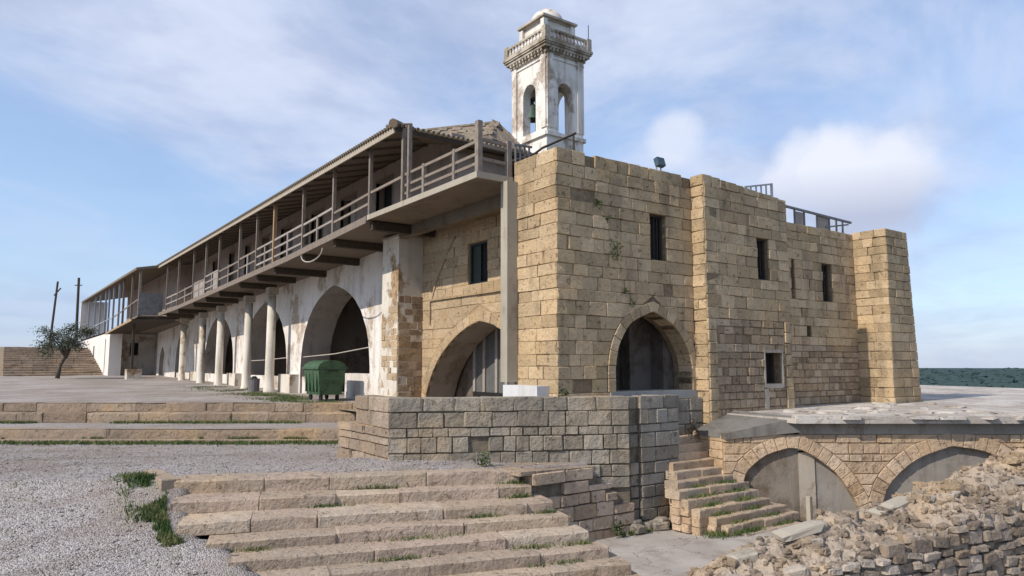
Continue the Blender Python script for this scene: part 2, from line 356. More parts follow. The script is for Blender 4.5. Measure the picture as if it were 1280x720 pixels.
def m_croof():
    k = NT('cracked_concrete_roof'); c = k.mix(k.ramp(k.noise(.7, 7, .65), .36, .64), (.37, .33, .29), (.54, .505, .46)); c = k.mix(k.math('MULTIPLY', k.ramp(k.noise(2.4, 8, .7), .52, .64), .75), c, (.30, .25, .20)); c = crack(k, c, .9, .014, (.14, .115, .095)); f = k.noise(20, 5, .7); c = k.mix(k.math('MULTIPLY', k.ramp(f, .45, .75), .35), c, k.val(c, (.6, .57, .54))); k.bump(f, .8, .02); return k.done(c, .93)
M_CROOF = m_croof()
def m_terrain():
    k = NT('hazed_scrub_ground'); c = k.mix(k.ramp(k.noise(.03, 8, .6), .4, .62), (.030, .055, .060), (.038, .066, .066)); return k.done(c, 1.0)  # bluish, flattened tone: distance haze put into the ground colour
M_TERR = m_terrain()
def m_leaf(name, a, b):
    k = NT(name); n = k.noise(3.0, 3); c = k.mix(k.ramp(n, .35, .65), a, b); return k.done(c, .7)
M_GRASS = m_leaf('green_grass', (.05, .095, .024), (.155, .17, .065))
M_PLANT = m_leaf('wall_plant_leaf', (.035, .06, .02), (.07, .10, .035))
M_OLIVE = m_leaf('olive_leaf', (.08, .095, .065), (.15, .165, .12))
M_SCRUB = m_leaf('hazed_scrub_leaf', (.028, .052, .054), (.040, .068, .064))  # leaf colour carries the same painted blue haze as the far ground
M_BARK = m_flat('grey_bark', (.12, .10, .08), .95)
M_DRY = m_leaf('dry_plant', (.10, .08, .055), (.06, .055, .035))

# ------------------------------------------------------------------ stone prototypes
PROTO = {}
def proto(mat, kind):
    key = (mat.name, kind)
    if key not in PROTO:
        lst = []
        for i in range(9):
            R = random.Random(hash((kind, i)) % 9999 if False else i * 31 + len(kind))
            if kind == 'ashlar': vs, fs = chamf(.024, jit=.015, R=R)
            elif kind == 'worn': vs, fs = chamf(.055, jit=.03, R=R)
            elif kind == 'rubble': vs, fs = chamf(.15, jit=.07, R=R)
            elif kind == 'rock': vs, fs = chamf(.22, jit=.11, R=R)
            else:   # long: eight-sided section, four stations, worn top edge
                vs = []; fs = []; sec = [(-.5, -.42), (-.5, .39), (-.475, .5), (.46, .5), (.5, .44), (.5, -.42), (.46, -.5), (-.46, -.5)]
                st = (-.5, -.485, -.17, .16, .485, .5); n = 8
                for si, x in enumerate(st):
                    e = .965 if si in (0, 5) else 1.0; dy = R.uniform(-.015, .015); dz = R.uniform(-.03, .015)
                    for (y, z) in sec: vs.append(Vector((x, y * e + dy + R.uniform(-.014, .014), z * e + (dz if z > 0 else 0) + R.uniform(-.02, .02))))
                for si in range(5):
                    for q in range(n): fs.append((si * n + q, si * n + (q + 1) % n, (si + 1) * n + (q + 1) % n, (si + 1) * n + q))
                fs.append(tuple(reversed(range(n)))); fs.append(tuple(5 * n + q for q in range(n)))
                c0 = Vector()
                g = []
                for f in fs:
                    cc = sum((vs[i] for i in f), Vector()) / len(f); nn = (vs[f[1]] - vs[f[0]]).cross(vs[f[2]] - vs[f[0]])
                    g.append(f if nn.dot(cc - Vector((cc.x * .98, 0, 0))) >= 0 else tuple(reversed(f)))
                fs = g
            me = bpy.data.meshes.new('stone'); me.from_pydata([tuple(v) for v in vs], [], fs); me.materials.append(mat); me.update()
            lst.append(me)
        PROTO[key] = lst
    return random.choice(PROTO[key])
def stone(name, mat, kind, c, dims, rz, parent, rx=0.0, ry=0.0):
    o = bpy.data.objects.new(name, proto(mat, kind)); COL.objects.link(o)
    o.location = (c[0] * UK, c[1] * UK, c[2] * UK + UZ); o.scale = (dims[0] * UK, dims[1] * UK, dims[2] * UK); o.rotation_euler = (rx, ry, rz); attach(o, parent); return o

# ------------------------------------------------------------------ wall machinery
# a wall runs from O along angle ang (left to right seen from outside); outside is to its right hand
class Frame:
    def __init__(s, O, ang): s.O = Vector((*O[:2], 0)); s.a = ang; s.d = Vector((math.cos(ang), math.sin(ang), 0)); s.i = Vector((-math.sin(ang), math.cos(ang), 0))
    def p(s, t, y, z): return s.O + s.d * t + s.i * y + Vector((0, 0, z))
class Rect:
    def __init__(s, s0, s1, z0, z1): s.s0, s.s1, s.z0, s.z1 = s0, s1, z0, z1
    def bps(s): return [s.s0, s.s1]
    def iv(s, t): return (s.z0, s.z1)
    def sides(s, z): return (s.s0, s.s1) if s.z0 - 1e-6 <= z <= s.z1 + 1e-6 else None
    top = property(lambda s: s.z1)
class Arch:
    def __init__(s, pts, z0=None):
        s.pts = pts; s.s0, s.s1 = pts[0][0], pts[-1][0]; s.z0 = pts[0][1] if z0 is None else z0
        s.ap = max(range(len(pts)), key=lambda i: pts[i][1]); s.z1 = pts[s.ap][1]
    def bps(s): return [p[0] for p in s.pts]
    def iv(s, t): return (s.z0, max(s.z0, interp(s.pts, t)))
    def sides(s, z):
        if z > s.z1: return (s.pts[s.ap][0],) * 2
        L = [(q[1], q[0]) for q in s.pts[:s.ap + 1]]; Rr = [(q[1], q[0]) for q in reversed(s.pts[s.ap:])]
        return interp(L, z), interp(Rr, z)
    def grown(s, g):
        out = []
        for i, p in enumerate(s.pts):
            a = s.pts[max(i - 1, 0)]; b = s.pts[min(i + 1, len(s.pts) - 1)]
            dx, dz = b[0] - a[0], b[1] - a[1]; n = math.hypot(dx, dz) or 1
            out.append((p[0] - dz / n * g, p[1] + dx / n * g))
        return Arch(out, s.z0)
    def smooth(s, per=3):
        P = s.pts; out = []
        for i in range(len(P) - 1):
            p0 = P[max(i - 1, 0)]; p1 = P[i]; p2 = P[i + 1]; p3 = P[min(i + 2, len(P) - 1)]
            for k in range(per):
                t = k / per
                if i + 1 == s.ap or i == s.ap:    # keep the point of the arch
                    if i == s.ap: p0 = p1
                    else: p3 = p2
                q = tuple(.5 * (2 * p1[j] + (p2[j] - p0[j]) * t + (2 * p0[j] - 5 * p1[j] + 4 * p2[j] - p3[j]) * t * t + (3 * p1[j] - p0[j] - 3 * p2[j] + p3[j]) * t ** 3) for j in (0, 1))
                out.append(q)
        out.append(P[-1])
        fixed = [out[0]]
        for q in out[1:]: fixed.append((max(q[0], fixed[-1][0] + 1e-4), q[1]))
        return Arch(fixed, s.z0)
def core(mb, F, s0, s1, zb, zt, ops=(), th=.5, off=0.0, extra=(), rev=None):
    rv = rev or mb
    if not callable(zb): _b = zb; zb = lambda t: _b
    if not callable(zt): _t = zt; zt = lambda t: _t
    bp = {s0, s1, *extra}
    for o in ops: bp |= {min(max(b, s0), s1) for b in o.bps()}
    bp = sorted(bp); bp = [b for i, b in enumerate(bp) if i == 0 or b - bp[i - 1] > 1e-5]
    for a, b in zip(bp, bp[1:]):
        m = (a + b) / 2; act = sorted([o for o in ops if o.s0 < m < o.s1], key=lambda o: o.z0)
        cur = (zb(a), zb(b)); sol = []
        for o in act:
            sol.append((cur, (min(o.iv(a)[0], zt(a)), min(o.iv(b)[0], zt(b))))); cur = (o.iv(a)[1], o.iv(b)[1])
        sol.append((cur, (zt(a), zt(b))))
        for (l, h) in sol:
            if h[0] - l[0] < 1e-4 and h[1] - l[1] < 1e-4: continue
            P = F.p; y0, y1 = off, off + th
            mb.quad(P(a, y0, l[0]), P(b, y0, l[1]), P(b, y0, h[1]), P(a, y0, h[0]))
            mb.quad(P(b, y1, l[1]), P(a, y1, l[0]), P(a, y1, h[0]), P(b, y1, h[1]))
            mb.quad(P(a, y0, h[0]), P(b, y0, h[1]), P(b, y1, h[1]), P(a, y1, h[0]))
            (rv if act else mb).quad(P(a, y1, l[0]), P(b, y1, l[1]), P(b, y0, l[1]), P(a, y0, l[0]))
    for t, sg in ((s0, 1), (s1, -1)):
        q = [F.p(t, off, zb(t)), F.p(t, off + th, zb(t)), F.p(t, off + th, zt(t)), F.p(t, off, zt(t))]
        mb.quad(*(q if sg < 0 else q[::-1]))
    for o in ops:
        for t in (o.s0, o.s1):
            if s0 < t < s1:
                z0, z1 = o.iv(t)
                if z1 - z0 > 1e-3:
                    q = [F.p(t, off, z0), F.p(t, off + th, z0), F.p(t, off + th, z1), F.p(t, off, z1)]
                    rv.quad(*(q if t == o.s1 else q[::-1]))
    return mb
def prism_stone(name, F, poly, y0, y1, mat, parent, ch=.015):
    """unique stone: polygon (s,z) anticlockwise from outside, front at y0 chamfered, back at y1"""
    cx = sum(p[0] for p in poly) / len(poly); cz = sum(p[1] for p in poly) / len(poly); n = len(poly)
    ins = []
    for (a, b) in poly:
        dx, dz = cx - a, cz - b; d = math.hypot(dx, dz) or 1; k = min(ch * 1.4 / d, .4); ins.append((a + dx * k, b + dz * k))
    mb = MB(); vs = [F.p(a, y0, b) for a, b in ins] + [F.p(a, y0 + ch, b) for a, b in poly] + [F.p(a, y1, b) for a, b in poly]
    fs = [tuple(range(n))] + [(i, n + i, n + (i + 1) % n, (i + 1) % n) for i in range(n)] + [(n + i, 2 * n + i, 2 * n + (i + 1) % n, n + (i + 1) % n) for i in range(n)]
    mb.add(vs, fs); return mb.build(name, mat, parent)
def courses(z0, z1, h, var=.12):
    zs = [z0]
    while zs[-1] < z1 - h * .6: zs.append(zs[-1] + h * U(1 - var, 1 + var))
    k = (z1 - z0) / (zs[-1] - z0); return [z0 + (z - z0) * k for z in zs]
def snap(z, zs): return min(zs, key=lambda q: abs(q - z))
def ashlar(parent, F, s0, s1, zs, mat, ln=(.42, .8), ops=(), zt=None, zb=None, depth=.3, gap=.008, kind='ashlar', proud=.010, name='stone', drop=.0, slope=lambda t: 0.0):
    for za, zb_ in zip(zs, zs[1:]):
        segs = [((s0, s0), (s1, s1))]
        for o in ops:
            zm = (za + zb_) / 2
            if isinstance(o, Rect):
                if not (o.z0 - .01 < zm < o.z1 + .01): continue
                cut = ((o.s0, o.s0), (o.s1, o.s1))
            else:
                if za > o.z1 - .02 or zb_ < o.z0 + .02: continue
                a = o.sides(max(za, o.z0)); b = o.sides(zb_); cut = ((a[0], b[0]), (a[1], b[1]))
            new = []
            for (L, R) in segs:
                if cut[1][0] <= min(L) or cut[0][0] >= max(R): new.append((L, R)); continue
                if cut[0][0] - L[0] > .04 or cut[0][1] - L[1] > .06: new.append((L, cut[0]))
                if R[0] - cut[1][0] > .04 or R[1] - cut[1][1] > .06: new.append((cut[1], R))
            segs = new
        for (L, R) in segs:
            lo, hi = max(L), min(R); bs = []
            if hi - lo > .16:
                n = max(1, round((hi - lo) / U(*ln))); ws = [U(.7, 1.3) for _ in range(n)]; t = sum(ws); x = lo
                for wv in ws[:-1]: x += wv / t * (hi - lo); bs.append(x)
            eb = [L] + [(b, b) for b in bs] + [R]
            for (a, b) in zip(eb, eb[1:]):
                if b[0] - a[0] < .03 and b[1] - a[1] < .03: continue
                if rnd() < drop: continue
                x0, x1 = za, zb_; tm = (a[0] + b[0]) / 2
                if zt: x1 = min(x1, zt(tm))
                if zb: x0 = max(x0, zb(tm))
                if x1 - x0 < .06: continue
                pr = proud + U(-.012, .012) + (U(.0, .02) if rnd() < .12 else 0) - (U(.01, .03) if rnd() < .08 else 0)
                g = gap / 2 * U(.6, 1.5); o2 = slope(tm)
                if abs(a[0] - a[1]) < 1e-4 and abs(b[0] - b[1]) < 1e-4:
                    c = F.p(tm, depth / 2 - pr, (x0 + x1) / 2 + o2)
                    stone(name, mat, 'worn' if kind == 'ashlar' and rnd() < .4 else kind, c, (b[0] - a[0] - 2 * g, depth, x1 - x0 - 2 * g), F.a + U(-.008, .008), parent, U(-.012, .012), U(-.006, .006))
                else:
                    poly = [(a[0] + g, x0 + g + o2), (b[0] - g, x0 + g + o2), (b[1] - g, x1 - g + o2), (a[1] + g, x1 - g + o2)]
                    if b[1] - a[1] < .03: poly = poly[:2] + [((a[1] + b[1]) / 2, x1 - g + o2)]
                    elif b[0] - a[0] < .03: poly = [((a[0] + b[0]) / 2, x0 + g + o2)] + poly[2:]
                    prism_stone(name, F, poly, -pr, depth - pr, mat, parent)
def voussoirs(parent, F, arch, g, mat, n, depth=.35, proud=.02, name='voussoir'):
    P = arch.pts; acc = [0]
    for a, b in zip(P, P[1:]): acc.append(acc[-1] + math.hypot(b[0] - a[0], b[1] - a[1]))
    T = acc[-1]; O = arch.grown(g).pts
    def at(pts, d): return (interp(list(zip(acc, [p[0] for p in pts])), d), interp(list(zip(acc, [p[1] for p in pts])), d))
    for i in range(n):
        a = T * i / n + .006; b = T * (i + 1) / n - .006; m = (a + b) / 2
        i0, im, i1 = at(P, a), at(P, m), at(P, b); o0, om, o1 = at(O, a), at(O, m), at(O, b)
        pr = proud + U(-.008, .01)
        prism_stone(name, F, [o0, i0, im, i1, o1, om] if False else [i0, o0, om, o1, i1, im][::-1], -pr, depth - pr, mat, parent, .012)
def window(parent, F, r, depth, frame_mat, bars=0, pane=None, fw=.05, y=.18):
    mb = MB()
    for a, b, c, d in ((r.s0, r.s0 + fw, r.z0, r.z1), (r.s1 - fw, r.s1, r.z0, r.z1), (r.s0 + fw, r.s1 - fw, r.z0, r.z0 + fw), (r.s0 + fw, r.s1 - fw, r.z1 - fw, r.z1)):
        mb.obox(F.p((a + b) / 2, y, (c + d) / 2), (b - a - .002, .07, d - c - .002), Matrix.Rotation(F.a, 3, 'Z'))
    wnd = mb.build('window', frame_mat, parent)
    if pane:
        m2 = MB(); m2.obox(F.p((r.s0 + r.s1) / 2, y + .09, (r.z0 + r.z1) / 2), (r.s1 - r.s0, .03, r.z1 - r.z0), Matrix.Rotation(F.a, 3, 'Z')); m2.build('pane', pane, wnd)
    for k in range(bars):
        t = lerp(r.s0 + fw, r.s1 - fw, (k + 1) / (bars + 1)); MB().tube([F.p(t, y - .02, r.z0 + fw), F.p(t, y - .02, r.z1 - fw)], .014, 5).build('window_bar', M_IRON, wnd)
    return wnd
HP = math.pi / 2
Y0 = 13.06; X2 = 10.65; X1 = 9.8

# ================================================================== GROUND
def grid(name, us, vs, fn, mat, kind='structure'):
    mb = MB(); n = len(vs)
    for u in us:
        for v in vs: mb.v.append(tuple(fn(u, v)))
    for i in range(len(us) - 1):
        for j in range(n - 1): mb.f.append((i * n + j, (i + 1) * n + j, (i + 1) * n + j + 1, i * n + j + 1))
    return mb.build(name, mat, None, True, kind)
def rng(a, b, st):
    n = max(1, round((b - a) / st)); return [a + (b - a) * i / n for i in range(n + 1)]
def fbm(x, y, s, o=4): return mnoise.fractal(Vector((x * s, y * s, 3.1)), 1.0, 2.0, o)
# distant terrain: one sheet to the horizon
def terr(r, a):
    x, y = r * math.sin(a), r * math.cos(a)
    z = -9.0 + 1.2 * fbm(x, y, .004) * min(1, r / 200)
    if r < 60: z = -6.5
    return (x, y, z)
radii = [0.5, 20, 45, 60] + [60 * (1.16 ** i) for i in range(1, 23)] + [1700, 2400, 5000]
grid('terrain', radii, [2 * math.pi * i / 120 for i in range(121)], lambda r, a: terr(r, a) if r < 1650 else (r * math.sin(a), r * math.cos(a), -9.0 - (r - 1650) * .004), M_TERR)

# front stair geometry: lips of the steps (left end, right end, height) in metres
LIPS = [((2.91, 15.65), (9.34, 12.76), -1.0), ((2.75, 14.81), (9.36, 12.36), -1.27), ((2.71, 13.87), (9.36, 11.63), -1.49), ((3.04, 13.17), (9.38, 11.16), -1.70),
        ((3.22, 12.45), (9.43, 10.62), -1.90), ((3.45, 11.82), (9.47, 10.11), -2.10), ((3.60, 11.22), (9.57, 9.62), -2.30), ((3.8, 10.6), (9.6, 9.15), -2.5)]
LIPS = [((a[0] * .96, a[1] * .96), (b[0] * .96, b[1] * .96), 1.3 - (1.3 - z) * .96) for a, b, z in LIPS]
def stair_left(y):
    pts = sorted((a[1], a[0]) for a, b, z in LIPS); return interp(pts, y)
def lip_y(k, x):
    (x0, y0), (x1, y1), z = LIPS[k]; return lerp(y0, y1, (x - x0) / (x1 - x0))
def yard_z(x, y):
    l, d = LD((x, y))
    t = max(0, 14.15 - d + .2 * (l + 6.46) * (1 if l > -6.46 else .25))
    t2 = min(t, 6.5)
    z = -.925 - .285 * t2 - .07 * sm(0, .5, t) + .025 * fbm(x, y, .6)
    z += .12 * sm(-5.0, -2.6, l) * sm(14.7, 15.8, d) * (1 - sm(-2.6, .6, l)) * (1 - sm(17, 19, d))   # slight rise to the terrace wall
    if x < 9.4:
        if y - lip_y(0, x) < .1 and x > 2.75: z = min(z, -.95)
        if y < lip_y(0, x) + .42: z -= .8 * sm(.30, .45, x - stair_left(y))
    if x >= 8.8 and y < 12.2: z = min(z, -2.62)
    return z
def yard_w(x, y):
    l, d = LD((x, y)); return yard_z(x / .888, y / .888) * .888 + .1456 - .275 * sm(13.8, 19.4, d)
def yard(u, v):
    p = W(u, v); return (p.x, p.y, yard_w(p.x, p.y))
grid('gravel_yard', rng(-30, 1.5, .18), rng(3, 20.75, .18), yard, M_GRAV)
def court_z(x, y):
    l, d = LD((x, y)); return -.015 + .011 * max(0, d - 25) + .03 * fbm(x, y, .25)
def court(u, v):
    p = W(u, v); return (p.x, p.y, court_z(p.x, p.y))
grid('courtyard', rng(-95, 6, .8), [24.2, 24.4] + rng(25, 110, .8), court, M_COURT)
grid('gravel_tread', rng(-30, -2.6, .4), rng(21.3, 24.0, .3), lambda u, v: (lambda p: (p.x, p.y, -.605 + .012 * fbm(p.x, p.y, 1.3)))(W(u, v)), M_GRAV)
eye_scale()
grid('lower_path', rng(-2.5, 14, .4), rng(1, 17.6, .4), lambda u, v: (lambda p: (p.x, p.y, -2.53 + .03 * fbm(p.x, p.y, .7)))(W(u, v)), M_LOWER)
MB().add([(11.6, 13.1, -.4), (30, 13.1, -.4), (30, 40, -.4), (10.5, 40, -.4), (10.5, 14.9, -.4)], [(0, 1, 2, 3, 4)]).build('building_ground', M_EARTH, None, False, 'structure')

# ================================================================== FRONT STAIRCASE
fs_ = thing('front_staircase', (6.2, 12.2, -2.5), 'wide flight of worn pinkish stone steps in the foreground below the gravel yard', 'staircase')
def step_row(parent, A, B, z, depth, ris, mat, ln=(1.1, 2.4), name='step_stone', dz=.0):
    A = Vector((*A, 0)); B = Vector((*B, 0)); d = B - A; T = d.length; d.normalize(); ang = math.atan2(d.y, d.x); inn = Vector((-d.y, d.x, 0))
    x = 0
    while x < T - .05:
        wv = min(U(*ln), T - x)
        if T - x - wv < .35: wv = T - x
        dp = depth * U(.97, 1.06); off = U(-.02, .02); h = ris * U(1.04, 1.1)
        c = A + d * (x + wv / 2) + inn * (dp / 2 + off); c.z = z - h / 2 + U(-.012, .01)
        stone(name, mat, 'long', c, (wv - U(.0, .006), dp, h), ang + U(-.006, .006), parent, U(-.01, .01), U(-.005, .005))
        x += wv
for k, (a, b, z) in enumerate(LIPS):
    ris = z - (LIPS[k + 1][2] if k + 1 < len(LIPS) else -2.55)
    dep = .75 if k == 0 else 1.05
    step_row(fs_, a, b, z, dep, ris + .02, M_STEP)
for (x, y, l_) in ((2.76, 15.45, .85), (2.70, 16.25, .75)):
    stone('edge_stone', M_STEP, 'long', (x, y, -1.03), (l_, .34, .30), HP + .05, fs_)

unit()
# ================================================================== KERB STEPS
k1 = thing('kerb_step', W(-15, 24.2, -.28), 'upper riser of the low double stone step edging the courtyard', 'step', 'long low steps across the yard')
k2 = thing('kerb_step', W(-15, 23.7, -.6), 'lower riser of the low double stone step with grass at its foot', 'step', 'long low steps across the yard')
k3 = thing('kerb_step', W(-15, 21.4, -.95), 'separate long low kerb step between the two gravel strips', 'step', 'long low steps across the yard')
def kerb(par, d, z, dep, h, l1, ln=(.8, 1.8)):
    a = W(-30, d); b = W(l1, d); step_row(par, (a.x, a.y), (b.x, b.y), z, dep, h, M_KERB, ln)
kerb(k1, 24.2, 0, .55, .285, -4.4); kerb(k2, 23.6, -.285, .68, .32, -4.4); kerb(k3, 21.3, -.6, .42, .36, -4.1, (2.2, 5.5))
MB().obox(W(-17, 21.0, -.93), (26, .5, .10), Matrix.Rotation(-YAW, 3, 'Z')).build('foot_slab', M_KERB, k3)

eye_scale()
# ================================================================== TERRACE WALL
tw = thing('terrace_wall', (9.5, 12.6, -2.5), 'grey weathered block retaining wall of the terrace in front of the arches', 'wall')
pA = W(-2.74, 16.0); YT = 12.6; pB = W(2.76, 16.97); YT = pB.y
FR = Frame((pB.x, YT), 0.0); LRt = 13.83 - pB.x          # right leg, facing the lower path
FLq = Frame((pA.x, pA.y), math.atan2(pB.y - pA.y, pB.x - pA.x)); LQ = (pB - pA).length
zsT = [-2.6, -2.36, -2.1, -1.84, -1.56, -1.3, -1.02, -.68, -.33, -.13, .22, .55]
g1 = .36
mb = MB(); core(mb, FR, .02, g1, -2.6, .52, th=.3, off=.14); core(mb, FR, g1, LRt, -2.6, .52, th=.4, off=.05)
core(mb, FLq, 0, LQ, -2.6, .52, th=.8, off=.05)
wc = mb.build('wall_core', M_MORT_G, tw)
ashlar(wc, FR, .06, g1, zsT, M_TER, (.3, .5), depth=.22, kind='worn', gap=.03, proud=-.07, drop=.12)
ashlar(wc, FR, g1, LRt, zsT[8:], M_TER, (.35, .6), depth=.3, kind='worn', gap=.010)
ashlar(wc, FR, g1, LRt, zsT[:9], M_TER, (.3, .58), depth=.3, kind='worn', gap=.016, proud=.015)
ashlar(wc, FLq, -.02, LQ, zsT[9:], M_TER, (.5, .78), depth=.4, kind='worn', gap=.012)
ashlar(wc, FLq, 0, LQ, zsT[4:10], M_TER, (.3, .72), depth=.4, kind='worn', gap=.016, drop=.03, proud=.012)
# lit end of the parapet, stepping down to the left
FE = Frame((pA.x, pA.y + 1.85), -HP)
mb = MB(); core(mb, FE, 0, 1.85, -1.2, lambda t: .50, th=.9, off=.04); we = mb.build('parapet_end', M_MORT_L, tw)
ashlar(we, FE, .0, 1.87, [-.13, .22, .55], M_KERB, (.8, 1.2), depth=.5, kind='worn', gap=.014)
ashlar(we, FE, -1.0, 1.87, [-1.05, -.78, -.5, -.33, -.14], M_KERB, (.5, 1.0), depth=.5, kind='worn', gap=.02)
# projecting ledge at the foot of the wall beside the steps
FG = Frame((9.15, 12.05), 0.0)
mb = MB(); core(mb, FG, 0.0, 2.75, -2.62, lambda t: interp([(0, -.98), (1.6, -1.06), (2.1, -1.42), (2.75, -1.95)], t), th=1.4, off=.05, extra=(1.6, 2.1)); wl = mb.build('foot_ledge', M_MORT_G, tw)
ashlar(wl, FG, -.05, 2.9, [-2.62, -2.34, -2.06, -1.74, -1.48, -1.22, -.96], M_PINK, (.42, .85), depth=.5, kind='worn', gap=.018, proud=.05,
       zt=lambda t: interp([(0, -.95), (1.6, -.97), (1.62, -1.22), (2.1, -1.48), (2.4, -1.74), (2.9, -2.06)], t), drop=.03)
for i in range(5):
    for q in range(3): stone('ledge_slab', M_KERB, 'worn', (9.0 + i * .42 + q * .02, 12.27 + .47 * q, -.955 - .01 * i), (.43, .48, .09), U(-.04, .04), tw)
for i in range(12):
    stone('ledge_stone', M_TER, 'rubble', (U(12.0, 13.7), U(11.75, 12.1), U(-2.5, -2.4)), (U(.25, .5), U(.2, .4), U(.15, .3)), U(-.4, .4), tw)

# ================================================================== CORNER BLOCK
cb = thing('stone_building', (X2, Y0, 0), 'tan ashlar corner building with large pointed arch and one barred window', 'building')
FA = Frame((X2, Y0), 0.0); LA = 15.53 - X2
zc = courses(.60, 6.55, .305, .17); zlow = [-.55, -.25, .05, .33, .60]
w1 = Rect(13.85 - X2, 14.47 - X2, snap(4.05, zc), snap(5.18, zc))
lint = Rect(13.70 - X2, 14.62 - X2, w1.z1, zc[zc.index(w1.z1) + 1])
PT = [(12.54, .60), (12.52, 1.18), (12.56, 1.50), (12.74, 1.95), (13.13, 2.38), (13.90, 2.68), (14.62, 2.36), (15.05, 1.95), (15.33, 1.45), (15.38, 1.1), (15.39, .60)]
ar = Arch([(x - X2 + i * 1e-4, z) for i, (x, z) in enumerate(PT)]); ar.pts[0] = (12.515 - X2, .60); ar = Arch([ar.pts[0]] + [(max(p[0], ar.pts[0][0] + .002 * (i + 1)), p[1]) for i, p in enumerate(ar.pts[1:])]).smooth(3)
ring = ar.grown(.27)
mb = MB(); core(mb, FA, .03, LA, -.6, 6.50, [w1, ar], th=.62, off=.035); wa = mb.build('wall', M_MORT, cb)
ashlar(wa, FA, 0, LA, zc, M_ASH, (.36, .62), [w1, lint, ring], depth=.32, drop=.014)
ashlar(wa, FA, 0, LA, zlow, M_ASH, (.42, .7), [Rect(12.4 - X2, 15.5 - X2, .05, .6)], depth=.32)
prism_stone('lintel', FA, [(lint.s0, lint.z0 + .004), (lint.s1, lint.z0 + .004), (lint.s1, lint.z1 - .01), (lint.s0, lint.z1 - .01)], -.02, .3, M_ASH, wa)
voussoirs(wa, FA, ar, .262, M_ASH, 17, .5, .03)
MB().box(12.3, 15.5, Y0 - .06, Y0 + .75, .40, .605).build('arch_sill', M_CEM, cb)
window(cb, FA, w1, .6, M_IRON, 3, M_DARK)
FB = Frame((X2, 14.79), -HP); LB = 14.79 - Y0
mb = MB(); core(mb, FB, 0, LB - .03, 0, lambda t: 6.56, th=.6, off=.035); wb = mb.build('wall', M_MORT, cb)
ashlar(wb, FB, 0, LB + .012, zlow[1:] + zc[1:], M_ASH, (.5, .85), depth=.3, drop=.014)
mb = MB(); mb.box(X2 + .1, 15.5, 13.5, 14.78, 5.35, 5.5); mb.box(15.0, 15.5, 13.75, 14.78, -.3, 5.35); mb.box(11.3, 15.0, 14.6, 14.78, -.3, 5.35)
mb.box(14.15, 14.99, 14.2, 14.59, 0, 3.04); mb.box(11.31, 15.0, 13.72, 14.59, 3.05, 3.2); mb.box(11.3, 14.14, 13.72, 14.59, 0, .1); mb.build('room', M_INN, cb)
for (x, z, s_) in ((13.0, 6.02, .2), (12.05, 5.55, .14), (13.25, 6.25, .12)):
    pass

# ================================================================== PROJECTING BAY
py = thing('stone_bay', (15.53, 12.62, -.5), 'projecting stone bay between arch and rear range with two small windows and rubble foot', 'building')
FC = Frame((15.55, 12.62), 0.0); LC = 19.4 - 15.55
top = lambda t: interp([(0, 6.56), (LC, 6.30)], t)
zb2 = courses(2.55, 6.56, .30, .17); zb1 = courses(-.62, 2.55, .225, .2)
q1 = Rect(17.87 - 15.55, 18.43 - 15.55, snap(3.9, zb2), snap(5.05, zb2)); q2 = Rect(18.05 - 15.55, 18.86 - 15.55, snap(.80, zb1), snap(1.72, zb1))
l1 = Rect(q1.s0 - .18, q1.s1 + .15, q1.z1, zb2[zb2.index(q1.z1) + 1]); pipe = Rect(18.0 - 15.55, 18.2 - 15.55, -.6, q2.z0)
mb = MB(); core(mb, FC, .02, LC, -.7, lambda t: top(t) - .05, [q1, q2], th=.6, off=.04); wq = mb.build('wall', M_MORT, py)
ashlar(wq, FC, 0, LC, zb2, M_ASH, (.36, .62), [q1, l1], zt=top, depth=.32, kind='ashlar')
ashlar(wq, FC, .36, LC - .3, zb1, M_RUB, (.22, .5), [q2, pipe, Rect(LC - .35, LC, -1, 9)], depth=.34, kind='worn', gap=.014, proud=.0, drop=.05)
ashlar(wq, FC, 0, .36, courses(-.62, 2.55, .31, .1), M_ASH, (.3, .5), depth=.34, kind='worn', proud=.03)
ashlar(wq, FC, LC - .35, LC, courses(-.62, 2.55, .31, .1), M_ASH, (.3, .5), depth=.34, kind='worn', proud=.03)
prism_stone('lintel', FC, [(l1.s0, l1.z0 + .004), (l1.s1, l1.z0 + .004), (l1.s1, l1.z1 - .01), (l1.s0, l1.z1 - .01)], -.02, .3, M_ASH, wq)
MB().box(17.99, 18.17, 12.60, 12.75, -.55, q2.z0 - .14).build('plaster_strip', M_SURR, py)
mb = MB()
for a, b, c, d in ((q2.s0 - .06, q2.s0, q2.z0 - .1, q2.z1 + .09), (q2.s1, q2.s1 + .06, q2.z0 - .1, q2.z1 + .09), (q2.s0, q2.s1, q2.z1, q2.z1 + .09), (q2.s0, q2.s1, q2.z0 - .13, q2.z0)):
    mb.obox(FC.p((a + b) / 2, .14, (c + d) / 2), (b - a - .002, .33, d - c - .002))
mb.build('window_surround', M_SURR, py)
window(py, FC, q1, .6, M_IRON, 2, M_DARK); window(py, FC, q2, .6, M_IRON, 0, M_DARK, .03, .3)
FD = Frame((15.53, Y0 + .02), -HP)
mb = MB(); core(mb, FD, 0, .46, -.7, 6.5, th=.5, off=.03); wd = mb.build('wall', M_MORT, py)
ashlar(wd, FD, 0, .452, courses(-.62, 6.56, .31, .1), M_ASH, (.3, .5), depth=.3, kind='worn', proud=.015)
mb = MB(); mb.box(15.6, 19.38, 13.2, 17.6, 5.0, 5.2); mb.box(15.6, 19.38, 17.3, 17.6, -.5, 5.0); mb.box(18.9, 19.38, 13.2, 17.3, -.5, 6.1); mb.build('room', M_INN, py)

